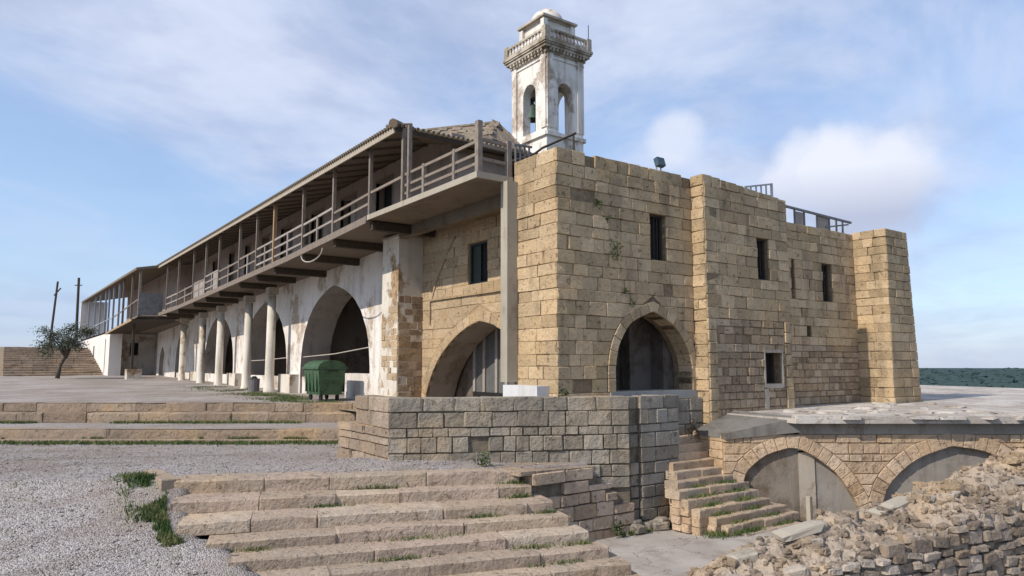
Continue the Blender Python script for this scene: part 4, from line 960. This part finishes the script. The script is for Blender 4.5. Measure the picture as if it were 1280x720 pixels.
mb = MB(); mb.add([A, B, D_, C, E_, W(-4.6, 30, 8.9)], [(1, 2, 0), (2, 3, 0), (3, 4, 0), (4, 5, 0), (5, 1, 0)]); chr_ = mb.build('roof', M_CHR, ch)
for i in range(60):
    t = rnd(); s_ = rnd() * (1 - t)
    for P, Q, R_ in ((B, D_, A), (D_, C, A)):
        p = Vector(P) * (1 - t - s_) + Vector(Q) * t + Vector(R_) * s_; n_ = (Vector(Q) - Vector(P)).cross(Vector(R_) - Vector(P)).normalized()
        q = n_.to_track_quat('Z', 'X').to_euler(); stone('roof_tile', M_CHR, 'worn', p + n_ * .02, (U(.3, .6), U(.25, .4), .045), q.z, chr_, q.x, q.y)
for P, Q in ((A, B), (A, C)): MB().tube([P, Q], .09, 6).build('ridge', M_CHR, ch)
mb = MB()
for P, Q in ((B, D_), (D_, C), (C, E_)):
    mb.quad((P[0], P[1], 4.5), (Q[0], Q[1], 4.5), (Q[0], Q[1], Q[2] - .02), (P[0], P[1], P[2] - .02))
mb.build('wall', M_PLAS, ch)

eye_scale()
# ================================================================== SIDE STAIRCASE
ss = thing('side_staircase', (14.5, 11.5, -2.5), 'narrow overgrown stone steps between the terrace wall and the blind arches', 'staircase')
SR = [(14.0, 15.47), (13.9, 15.20), (13.7, 15.2), (13.4, 15.5), (13.28, 15.25), (13.03, 15.29), (12.85, 15.44), (12.9, 15.5), (13.0, 15.62), (13.3, 15.92), (13.45, 16.19), (13.79, 15.95)]
for k, (a, b) in enumerate(SR):
    z = -.56 - .176 * k; y = 12.68 - .218 * k
    step_row(ss, (a, y), (b, y), z, .42, .185, M_PINK if k < 4 else M_STEP, (.45, 1.3))
mb = MB()
for k, (a, b) in enumerate(SR): mb.box(max(a + .32, 13.8), b - .1, 12.68 - .218 * k + .1, 12.9, -2.7, -.56 - .176 * k - .12)
mb.build('stair_core', M_MORT, ss)
for k, (a, b) in enumerate(SR):
    if k < 3: continue
    z = -.56 - .176 * k - .19
    while z > -2.45:
        h = U(.15, .24); stone('edge_stone', M_PINK, 'worn', (a + .24 + U(-.04, .04), 12.68 - .218 * k + .14, z - h / 2), (U(.4, .5), .26, h - .008), U(-.05, .05), ss); z -= h
mb = MB(); mb.box(14.14, 15.55, 12.86, 13.3, -1.0, .40); jc = mb.build('landing_wall', M_MORT_G, ss)
ashlar(jc, Frame((14.14, 12.84), 0), 0, 1.39, [-.56, -.28, .05, .40], M_TER, (.4, .6), depth=.3, kind='worn', gap=.03)

# ================================================================== VAULT BUILDING
vb = thing('vault_building', W(9, 18.2, -2.5), 'half buried vaulted building with flat concrete roof and blind arches filled with cement', 'building')
VD = 18.2; FVt = Frame(W(0, VD)[:2], -YAW); k_ = VD / 18.0
V1 = Arch([(l * k_, -2.75 + 0 if i in (0, 9) else 1.3 - (1.3 - z) * k_) for i, (l, z) in enumerate(((5.70, 0), (5.74, -1.55), (5.94, -1.22), (6.35, -.93), (6.89, -.77), (7.21, -.83), (7.67, -1.10), (8.11, -1.49), (8.53, -2.19), (8.62, 0)))], -2.75)
V2 = Arch([(l * k_, -2.75 if i in (0, 9) else 1.3 - (1.3 - z) * k_) for i, (l, z) in enumerate(((8.98, 0), (9.24, -1.80), (9.62, -1.36), (10.12, -1.01), (10.93, -.73), (11.71, -.85), (12.25, -1.12), (12.7, -1.5), (13.05, -2.19), (13.1, 0)))], -2.75)
V1 = V1.smooth(3); V2 = V2.smooth(3)
vtop = -.46
mb = MB(); core(mb, FVt, 5.3, 17, -2.75, vtop, [V1, V2], th=.28, off=.03); vw = mb.build('facade', M_MORT_L, vb)
mb = MB(); qf = FVt.p(5.3, .03, 0); mb.add([(qf.x, qf.y, -2.75), (qf.x + .2, 12.9, -2.75), (qf.x + .2, 12.9, vtop), (qf.x, qf.y, vtop)], [(0, 1, 2, 3)]); sw_ = mb.build('side_wall', M_MORT_L, vb); FS_ = Frame((qf.x + .2, 12.9), math.atan2(qf.y - 12.9, -.2)); ashlar(sw_, FS_, 0, math.hypot(.2, 12.9 - qf.y), courses(-2.75, vtop, .22, .2), M_PINK, (.25, .5), depth=.2, kind='worn', gap=.016, drop=.05)
zv = courses(-2.75, vtop, .23, .4)
ashlar(vw, FVt, 5.3, 17, zv, M_PINK, (.2, .6), [V1.grown(.33), V2.grown(.36)], depth=.22, kind='worn', gap=.016, proud=.012, drop=.07)
voussoirs(vw, FVt, V1, .322, M_PINK, 21, .26, .014); voussoirs(vw, FVt, V2, .352, M_PINK, 23, .26, .014)
Rz = Matrix.Rotation(-YAW, 3, 'Z')
def vbox(l0, l1, d0, d1, z0, z1, mb): return mb.obox(W((l0 + l1) / 2, (d0 + d1) / 2, (z0 + z1) / 2), (l1 - l0, d1 - d0, z1 - z0), Rz)
mb = MB(); vbox(5.4, 7.22, VD + .13, VD + .5, -2.75, -.6, mb); inf = mb.build('rough_infill', M_ROUGH, vb)
mb = MB(); vbox(7.222, 7.62, VD + .10, VD + .5, -2.75, -.92, mb); mb.build('infill_pier', M_SURR, vb)
mb = MB(); vbox(7.622, 8.95, VD + .14, VD + .5, -2.75, -.7, mb); vbox(8.952, 13.6, VD + .15, VD + .52, -2.75, -.6, mb); mb.build('cement_infill', M_CEM2, vb)
mb = MB(); vbox(7.22, 17, VD - .02, VD + .4, vtop + .003, -.10, mb); mb.build('cement_band', M_CEM2, vb)
# roof: lip and field
lipL = 7.05
P = [W(lipL, 17.9), W(17.5, 17.9), Vector((40, 12, 0)), Vector((40, 36, 0)), Vector((25.9, 36, 0)), Vector((25.9, 11.8, 0)), Vector((23.9, 11.8, 0)), Vector((23.9, 13.1, 0)), Vector((19.4, 13.1, 0)), Vector((19.4, 12.7, 0)), Vector((16.2, 12.7, 0))]
n = len(P); mb = MB()
mb.add([(p.x, p.y, -.055 + .012 * max(0, LD(p)[1] - 18)) for p in P] + [(p.x, p.y, -.17) for p in P], [tuple(range(n))] + [(i, (i + 1) % n, n + (i + 1) % n, n + i)[::-1] for i in range(n)] + [tuple(range(n, 2 * n))[::-1]])
vr = mb.build('roof', M_CROOF, vb)
x = lipL
while x < 16:                                           # broken crust along the lip
    wv = U(.4, 1.3); p = W(x + wv / 2, 18.05 + U(-.05, .05)); stone('roof_edge_stone', M_CROOF, 'worn', (p.x, p.y, -.03), (wv - .02, U(.3, .6), U(.06, .12)), -YAW + U(-.04, .04), vr); x += wv
for i in range(46):
    l, d = U(7.3, 15), 17.95 + abs(random.gauss(0, 2.2)); p = W(l, d)
    if p.y > 12.3 and p.x < 23.8: continue
    stone('roof_crust', M_CROOF, 'rock', (p.x, p.y, -.04 + .012 * (d - 18)), (U(.2, .8), U(.15, .5), U(.05, .13)), U(0, 3), vr)
# sloping plastered haunch between stairs and roof
mb = MB(); a0 = [W(5.35, 18.12, -.58), W(7.25, 18.12, -.40), W(7.25, 18.12, -.02), W(5.35, 18.12, -.43)]; b0 = [Vector((q.x + .1, 12.6, q.z + .05)) for q in a0]
mb.add(a0 + b0, [(0, 1, 2, 3), (3, 2, 6, 7), (0, 3, 7, 4), (1, 5, 6, 2)]); mb.build('haunch', M_HAUN, vb)
p = W(7.22, 17.75); MB().box(p.x - .05, p.x + .06, p.y - .05, p.y + .06, -2.6, -1.9).build('stub_post', M_CONC, vb)

# ================================================================== RUBBLE WALL (foreground right)
rw = thing('rubble_wall', W(5.5, 10.8, -2.5), 'broken rubble wall with pale crumbling crest in the right foreground', 'wall')
RA_ = -YAW + math.radians(25); FB_ = Frame(W(2.53, 10.0)[:2], RA_)
CR = [(-.9, -2.5), (-.34, -2.1), (.61, -1.78), (1.23, -1.58), (1.97, -1.44), (2.84, -1.31), (3.58, -1.18), (4.25, -1.17), (4.96, -1.09), (5.83, -.90), (6.75, -.75), (7.45, -.61), (9.04, -.31), (11, -.1)]
def crest(t): return interp(CR, t) - .10 + .09 * fbm(t, 2.2, 1.6) + .05 * fbm(t, 5, 5)
def rub(t, v):
    """t along the wall, v across it (0 front edge of the crest)"""
    c = crest(t); zf = c - .30
    if v < 0: z = zf + v * 4.2; y = v * .32
    else: z = lerp(zf, c, sm(0, .85, v)) - 2.2 * sm(1.05, 1.5, v); y = v
    n1 = mnoise.fractal(Vector((t * 4.6, y * 4.6 + 7, z * 4.6)), .8, 2.1, 6); n2 = mnoise.fractal(Vector((t * 4.6 + 9, y * 4.6, z * 4.6 + 4)), .8, 2.1, 6)
    cell = mnoise.cell(Vector((t * 6.5 + n1 * .9, y * 6.5, z * 7.5 + n2 * .9)))
    y -= .06 * n1 * (1 if v < .1 else .3)
    return FB_.p(t + .06 * n2, y, z + (.08 * n2 if v > -.1 else .02 * n2))
mb = MB(); ls = rng(-.9, 11, .042); ds = rng(-.45, 0, .011) + rng(.045, 1.5, .045)
for t in ls:
    for v in ds: mb.v.append(tuple(rub(t, v)))
m_ = len(ds)
for i in range(len(ls) - 1):
    for j in range(m_ - 1): mb.f.append((i * m_ + j, (i + 1) * m_ + j, (i + 1) * m_ + j + 1, i * m_ + j + 1))
rc = mb.build('mortar_core', M_CORE, rw)
cnt = 0; z = -.50
while z > -2.6 and cnt < 245:                    # face stones bedded in mortar, in rough courses
    h = U(.13, .22); t = -.7 + U(0, .3)
    while t < 8.3 and cnt < 245:
        wv = U(.16, .48); zc = z - h / 2 + .08 * fbm(t, z, 1.5) + U(-.02, .02); c = crest(t + wv / 2) - .28
        if zc + h * .3 < c and t > 1.2 * (-1.55 - z) - .5 and z > -1.95 - .09 * max(0, t - 1) and rnd() < .93:
            p = rub(t + wv / 2, (zc - c) / 4.2) + FB_.i * .055
            stone('stone', M_ROCK, random.choice(('worn', 'rubble', 'rubble')), (p.x, p.y, zc), (wv * U(.85, 1.0), .3, h * U(.75, 1.0)), RA_ + U(-.1, .1), rc, U(-.08, .08), U(-.14, .14)); cnt += 1
        t += wv
    z -= h
for i in range(50):
    t = U(-.6, 8.6); v = U(-.04, .8); p = rub(t, v); s_ = U(.10, .26)
    stone('stone', M_ROCK, random.choice(('rubble', 'rock')), (p.x, p.y, p.z + s_ * .02), (s_ * U(1.0, 1.9), s_ * U(.7, 1.1), s_ * U(.5, .8)), RA_ + U(-.7, .7), rc, U(-.25, .25), U(-.25, .25))
mb = MB()
for i in range(1700):
    t = U(-.8, 10); v = U(-.40, .0) if rnd() < .12 else U(-.03, 1.2); p = rub(t, v); s_ = .022 + .12 * rnd() ** 3; vs, fs = chamf(.2, (s_ * U(.9, 1.9), s_, s_ * U(.5, .9)), .12)
    q = Matrix.Rotation(RA_ + U(-.8, .8), 3, 'Z') @ Matrix.Rotation(U(-.5, .5), 3, 'X'); mb.add([q @ x_ + p for x_ in vs], fs)
o = mb.build('loose_stones', M_CORE, rw); o['kind'] = 'stuff'
for (t, v, a, b) in ((2.6, .75, .8, .35), (4.7, .8, .55, .3), (5.2, .85, .9, .3), (1.5, .8, .45, .3)):
    p = rub(t, v); stone('mortar_slab', M_CONC, 'rubble', (p.x, p.y, p.z + .02), (a, b, .12), RA_ + U(-.15, .15), rw, .05, -.16)

unit()
# ================================================================== SMALL THINGS
bn = thing('waste_container', (9.4, 24.6, .05), 'green metal waste container on wheels in front of the big arch', 'container')
bx0, bx1, by0, by1, bz0, bz1 = 9.05, 10.05, 24.25, 25.75, .22, 1.12
mb = MB(); b0 = [(bx0 + .1, by0 + .1, bz0), (bx1 - .1, by0 + .1, bz0), (bx1 - .1, by1 - .1, bz0), (bx0 + .1, by1 - .1, bz0)]; b1 = [(bx0, by0, bz1), (bx1, by0, bz1), (bx1, by1, bz1), (bx0, by1, bz1)]
mb.add(b0 + b1, [(3, 2, 1, 0), (0, 1, 5, 4), (1, 2, 6, 5), (2, 3, 7, 6), (3, 0, 4, 7), (4, 5, 6, 7)]); body = mb.build('body', M_BIN, bn)
mb = MB(); mb.box(bx0 - .05, bx1 + .05, by0 - .05, by1 + .05, bz1, bz1 + .06); mb.build('rim', M_BIN, bn)
for y in (by0 + .25, by0 + .6, by0 + .95, by0 + 1.3): MB().box(bx0 + .01, bx0 + .06, y - .03, y + .03, bz0 + .1, bz1).build('rib', M_BIN, body)
MB().box((bx0 + bx1) / 2 - .4, (bx0 + bx1) / 2 + .4, by0 + .0, by0 + .05, bz0 + .55, bz0 + .62).build('rib', M_BIN, body)
mb = MB()
for k in range(7):
    a0, a1 = k * math.pi / 7, (k + 1) * math.pi / 7; r_ = .52; xc = (bx0 + bx1) / 2
    mb.quad((xc - r_ * math.cos(a0), by0, bz1 + .06 + .26 * math.sin(a0)), (xc - r_ * math.cos(a1), by0, bz1 + .06 + .26 * math.sin(a1)), (xc - r_ * math.cos(a1), by1, bz1 + .06 + .26 * math.sin(a1)), (xc - r_ * math.cos(a0), by1, bz1 + .06 + .26 * math.sin(a0)))
for y in (by0, by1): mb.add([((bx0 + bx1) / 2 - .52 * math.cos(k * math.pi / 7), y, bz1 + .06 + .26 * math.sin(k * math.pi / 7)) for k in range(8)], [tuple(range(8))])
mb.build('lid', M_BIN, bn)
for y in (by0 - .08, by1 + .08): MB().tube([(bx0 + .3, y, bz1 - .05), (bx0 + .7, y, bz1 - .05)], .03, 6).build('handle', M_BLACK, bn)
for x in (bx0 + .2, bx1 - .2):
    for y in (by0 + .25, by1 - .25):
        wh = MB().tube([(x - .03, y, .13), (x + .03, y, .13)], .12, 12).build('wheel', M_BLACK, bn); MB().box(x - .06, x + .06, y - .05, y + .05, .20, .26).build('fork', M_GALV, wh)
lb = MB().lathe((9.45, 33.4, -.02), [(.20, 0), (.24, .05), (.26, .62), (.28, .65), (.22, .66), (.20, .5)], 14).build('litter_bin', M_BINGREY); tag(lb, 'small round grey litter bin between two gallery columns', 'bin')
MB().lathe((9.45, 33.4, .55), [(.2, 0), (.16, .12), (.07, .2)], 8).build('rubbish_bag', M_BLACK, lb)
# poles
po = thing('utility_pole', (6.4, 87.6, 1), 'upright dark timber utility pole behind the olive tree', 'pole', 'timber poles at the left edge')
MB().tube([(6.4, 87.6, -1), (6.25, 87.75, 10.4)], [.15, .12], 8).build('shaft', M_DARKW, po); MB().bar((5.95, 88.0, 9.6), (6.55, 87.5, 9.6), .1).build('insulator_arm', M_DARKW, po)
po2 = thing('utility_pole', (4.1, 89.3, 1), 'leaning thin timber pole left of the upright one', 'pole', 'timber poles at the left edge')
MB().tube([(3.9, 89.4, -1), (4.45, 89.0, 10.0)], [.13, .10], 8).build('shaft', M_DARKW, po2); MB().bar((4.2, 89.1, 8.5), (4.75, 88.8, 9.3), .1).build('stay', M_DARKW, po2)
# olive tree
ol = thing('olive_tree', (3.45, 59.0, .35), 'small grey green olive tree at the left edge before the far steps', 'tree')
T0 = Vector((3.3, 59.0, .3)); mb = MB(); T1 = Vector((3.75, 59.0, 1.9)); mb.tube([T0, T0 + Vector((.12, 0, .9)), T1], [.15, .11, .09], 8)
tips = []
for i in range(9):
    a = i * .7 + U(-.2, .2); e = T1 + Vector((math.cos(a) * U(.5, 1.35), math.sin(a) * U(.5, 1.2), U(.5, 2.0))); mb.tube([T1 - Vector((0, 0, .2)), (T1 + e) / 2 + Vector((0, 0, .15)), e], [.07, .05, .02], 5); tips.append(e)
mb.build('trunk', M_BARK, ol, True)
mb = MB()
def leaf(mb, p, s_, dirv=None):
    d = Vector((random.gauss(0, 1), random.gauss(0, 1), random.gauss(0, .8))).normalized() if dirv is None else dirv; u = d.orthogonal().normalized(); u = Matrix.Rotation(U(0, 6.28), 3, d) @ u
    mb.add([p, p + d * s_ * .5 + u * s_ * .2, p + d * s_, p + d * s_ * .5 - u * s_ * .2], [(0, 1, 2, 3)])
for c in tips + [T1 + Vector((U(-1.5, 1.5), U(-1.2, 1.2), U(.1, 1.8))) for _ in range(13)]:
    for _ in range(230):
        leaf(mb, c + Vector((random.gauss(0, .24), random.gauss(0, .24), random.gauss(0, .17))), U(.10, .2))
mb.build('crown', M_OLIVE, ol)
eye_scale()
# floodlight on the parapet
fl = thing('floodlight', (14.33, 13.15, 6.5), 'small dark floodlight perched on the parapet of the corner building', 'lamp')
mb = MB(); mb.bar((14.25, 13.15, 6.5), (14.25, 13.15, 6.72), .03); mb.bar((14.42, 13.15, 6.5), (14.42, 13.15, 6.72), .03); mb.build('bracket', M_GALV, fl)
MB().obox((14.33, 13.1, 6.78), (.28, .14, .24), Matrix.Rotation(-.3, 3, 'X')).build('lamp_head', M_BLUEB, fl)
# roof railings
rl = thing('roof_railing', (20, 13.3, 5.8), 'long metal handrail with pale boards on the rear range roof', 'railing', 'railings on the stone roofs')
MB().bar((20.15, 13.35, 6.42), (24.35, 13.3, 6.30), .07, .07).build('top_rail', M_SHEET, rl)
MB().bar((22.8, 13.36, 5.98), (24.2, 13.32, 6.22), .05).build('brace', M_SHEET, rl)
for i, x in enumerate((20.2, 21.0, 21.55, 22.3, 23.05, 23.5, 23.9)): MB().bar((x, 13.36, 5.72), (x, 13.36, 6.40 - .03 * (x - 20.2)), .05).build('rail_post', M_SHEET, rl)
for a, b in ((21.03, 21.5), (22.33, 23.0)): MB().box(a, b, 13.355, 13.375, 5.78, 6.32).build('board', M_PALEB, rl)
rl2 = thing('roof_railing', (19, 13.6, 6), 'short upright barred railing on the bay roof behind its parapet', 'railing', 'railings on the stone roofs')
for i in range(6): MB().bar((18.3 + i * .26, 13.25, 5.2), (18.3 + i * .26, 13.25, 6.72 + i * .055), .035).build('rail_post', M_GALV, rl2)
MB().bar((18.25, 13.25, 6.70), (19.65, 13.25, 7.0), .05).build('top_rail', M_GALV, rl2)
MB().bar((19.63, 13.25, 5.2), (19.63, 13.25, 7.02), .06).build('end_post', M_GALV, rl2)
rl3 = thing('roof_railing', (11.1, 15, 5.5), 'few upright bars on the corner building roof at the foot of the tower', 'railing', 'railings on the stone roofs')
for i in range(4): MB().box(10.84 + i * .15, 10.88 + i * .15, 15.0, 15.04, 5.5, 7.12).build('rail_post', M_SHEET, rl3)
MB().bar((10.8, 15.02, 7.13), (11.4, 15.02, 7.16), .05).build('top_rail', M_SHEET, rl3)
hr = thing('pipe_handrail', (11.5, 15, 6.5), 'dark pipe handrail rising above the corner building roof', 'handrail')
MB().tube([(10.9, 15.6, 6.75), (11.55, 15.1, 7.02), (11.75, 15.0, 7.2), (12.5, 14.45, 7.62)], .035, 6).build('pipe', M_IRON, hr)
MB().tube([(11.62, 15.06, 5.5), (11.62, 15.06, 7.05)], .03, 6).build('support', M_IRON, hr); MB().tube([(12.45, 14.5, 5.5), (12.45, 14.5, 7.58)], .03, 6).build('support', M_IRON, hr)
unit()
rp = MB().tube([(10.75, 30.75, 1.60), (10.72, 27, 1.70), (10.75, 23.5, 1.92)], .022, 5).build('rope', M_ROPE); tag(rp, 'pale rope strung across the big arch above the green container', 'rope')
rp2 = MB().tube([(10.75, 39.8, 1.45), (10.72, 36, 1.5), (10.75, 32.5, 1.6)], .022, 5).build('rope', M_ROPE); tag(rp2, 'rope strung across the second arch behind the round columns', 'rope')
lp = MB().tube([(8.4, 23.5 + 1.02 * math.cos(a), 5.1 + .33 * math.sin(a)) for a in [math.pi + k * math.pi / 12 for k in range(13)]], .022, 5).build('hose_loop', M_ROPE); tag(lp, 'loop of pale hose hanging below the gallery floor edge', 'hose')
eye_scale()
# plants on walls
def plant(x, y, z, r, n, label, mat=M_PLANT, down=.0, ny=-1):
    mb = MB()
    for _ in range(n):
        p = Vector((x + random.gauss(0, r * .5), y + ny * abs(random.gauss(0, r * .25)), z + random.gauss(0, r * .5) - down * rnd() * r)); leaf(mb, p, U(.05, .11))
    o = mb.build('wall_plant', mat); tag(o, label, 'plant', 'plants rooted in the walls')
plant(12.52, 13.03, 4.30, .22, 110, 'largest green plant growing from the ashlar wall left of the window', down=1.2)
plant(11.98, 13.03, 5.33, .10, 45, 'small dark plant near the top of the ashlar wall')
plant(12.28, 13.03, 4.95, .08, 26, 'tiny plant in a joint just above the largest wall plant')
plant(13.08, 13.03, 2.84, .10, 50, 'green plant in the joints just above the pointed arch ring')
plant(12.86, 13.03, 3.18, .08, 28, 'small plant up and left of the pointed arch ring')
plant(10.74, 12.96, .66, .12, 50, 'weed at the foot of the building corner on the terrace')
plant(14.85, 12.70, -.40, .22, 130, 'dark dry bush at the top of the side staircase', M_DRY)
plant(11.35, 11.9, -2.35, .20, 120, 'bushy weed at the foot of the terrace wall beside the steps')
plant(8.6, 13.1, -.75, .20, 120, 'green weed where the gravel meets the terrace wall')

unit()
# grass and pebbles: nobody could count them
def grass(name, spots):
    mb = MB()
    for (x, y, z, h) in spots:
        a = U(0, 6.28); lx, ly = math.cos(a) * h * .16, math.sin(a) * h * .16; bx, by = random.gauss(0, h * .35), random.gauss(0, h * .35)
        mb.add([(x - lx, y - ly, z - .01), (x + lx, y + ly, z - .01), (x + bx, y + by, z + h)], [(0, 1, 2)])
    return mb.build(name, M_GRASS, None, False, 'stuff')
G = []
for _ in range(16000):       # verge in front of the columns
    y = 22.3 + 20 * rnd() ** 1.5; x = random.gauss(8.9, .6) - .0; l, d = LD((x, y))
    if d < 24.5 or x > 9.75 or fbm(x, y, .5) < -.30 + .02 * (y - 22): continue
    G.append((x, y, court_z(x, y), U(.03, .09)))
for _ in range(9000):       # foot of the kerbs
    l = U(-26, -4.6)
    if fbm(l, 3, .5) > .05: p = W(l, 23.5 - abs(random.gauss(0, .16))); G.append((p.x, p.y, -.60, U(.03, .11)))
    if fbm(l, 9, .35) > -.5: p = W(l, 20.74 - abs(random.gauss(0, .25))); G.append((p.x, p.y, yard_w(p.x, p.y), U(.04, .13)))
    if fbm(l, 14, .6) > .25: p = W(l, 21.25 - abs(random.gauss(0, .06))); G.append((p.x, p.y, -.88, U(.03, .09)))
for _ in range(5200):       # beside the left ends of the steps
    t = rnd(); y = lerp(16.3, 13.0, t); x = stair_left(y) - .08 - abs(random.gauss(0, .26)) + (.0 if y < 15 else -.08)
    if fbm(x, y, 1.3) < -.05 + .5 * (stair_left(y) - x - .3): continue
    G.append((*g3(x, y, yard_z(x, y)), U(.03, .11)))
TUFT = [(0, 6.3, .10, .5), (1, 5.2, .1, .5), (1, 8.7, .1, .3), (2, 7.6, .1, .35), (2, 8.8, .1, .3), (3, 6.2, .16, .75), (3, 3.6, .1, .3), (4, 7.9, .12, .4), (4, 8.9, .12, .4), (4, 5.6, .1, .5), (5, 8.2, .1, .5), (0, 8.9, .1, .3)]
for (k, x, r_, wd) in TUFT:
    for _ in range(120):
        xx = random.gauss(x, wd * .5)
        if not 3.2 < xx < 9.0: continue
        y = lip_y(k, xx) - .03 - abs(random.gauss(0, r_ * .5)); G.append((*g3(xx, y, LIPS[k + 1][2] if k < 7 else -2.5), U(.03, .09)))
for _ in range(2500):       # side stair patches
    k = random.choice((5, 6, 7, 8, 9, 10, 10, 11)); a, b = SR[k]; x = random.gauss(lerp(a, b, random.choice((.3, .75))), .22); y = 12.68 - .218 * k - abs(random.gauss(0, .06)); G.append((*g3(x, y, -.56 - .176 * (k + 1)), U(.03, .09)))
for _ in range(2000):
    x, y = random.gauss(13.75, .3), random.gauss(10.75, .16); G.append((*g3(x, y, -2.5), U(.03, .11)))
for _ in range(1800):       # foot of the ledge
    x = U(9.6, 13.2)
    if fbm(x, 1, 1.4) > 0: G.append((*g3(x, 11.95 - abs(random.gauss(0, .08)), -2.5), U(.03, .09)))
for _ in range(700):
    x = U(9.6, 10.1); G.append((*g3(x, 11.75 - abs(random.gauss(0, .1)), U(-2.45, -2.2)), U(.04, .11)))
grass('grass', G)
mb = MB(); OCT = [(1, 0, 0), (-1, 0, 0), (0, 1, 0), (0, -1, 0), (0, 0, 1), (0, 0, -1)]; OF = [(0, 2, 4), (2, 1, 4), (1, 3, 4), (3, 0, 4), (2, 0, 5), (1, 2, 5), (3, 1, 5), (0, 3, 5)]
cnt = 0
while cnt < 20040:
    d = 8.5 + 12.2 * rnd() ** 1.3; l = U(-.74, .06) * d * 1.05; p = W(l, d)
    if l > 1.2: continue
    if 2.5 < p.x < 8.6 and p.y / .888 < lip_y(0, p.x / .888) + .1: continue
    s_ = U(.008, .019) * (2.2 if rnd() < .05 else 1) * (1 if cnt < 20000 else 2.6); z = yard_w(p.x, p.y); q = Matrix.Rotation(U(0, 6), 3, 'Z')
    mb.add([q @ Vector((v[0] * s_ * U(.8, 1.4), v[1] * s_ * U(.7, 1.1), v[2] * s_ * .6)) + Vector((p.x, p.y, z + s_ * .25)) for v in OCT], OF); cnt += 1
mb.build('gravel', M_GRAV, None, False, 'stuff')
# scrub on the far land
mb = MB(); ICO = None
for i in range(5200):
    r = 70 * (18 ** rnd()); a = math.radians(U(52, 88)) if i % 5 else U(0, 6.28)
    x, y, z = terr(r, a) if r < 1650 else (r * math.sin(a), r * math.cos(a), -9)
    s_ = U(.5, 1.3) * (1 + r / 230); vs, fs = chamf(.27, (s_ * 1.6, s_ * 1.6, s_ * .9), .14); mb.add([v + Vector((x, y, z + s_ * .2)) for v in vs], fs)
mb.build('scrub', M_SCRUB, None, False, 'stuff')
print('objects', len(bpy.data.objects))
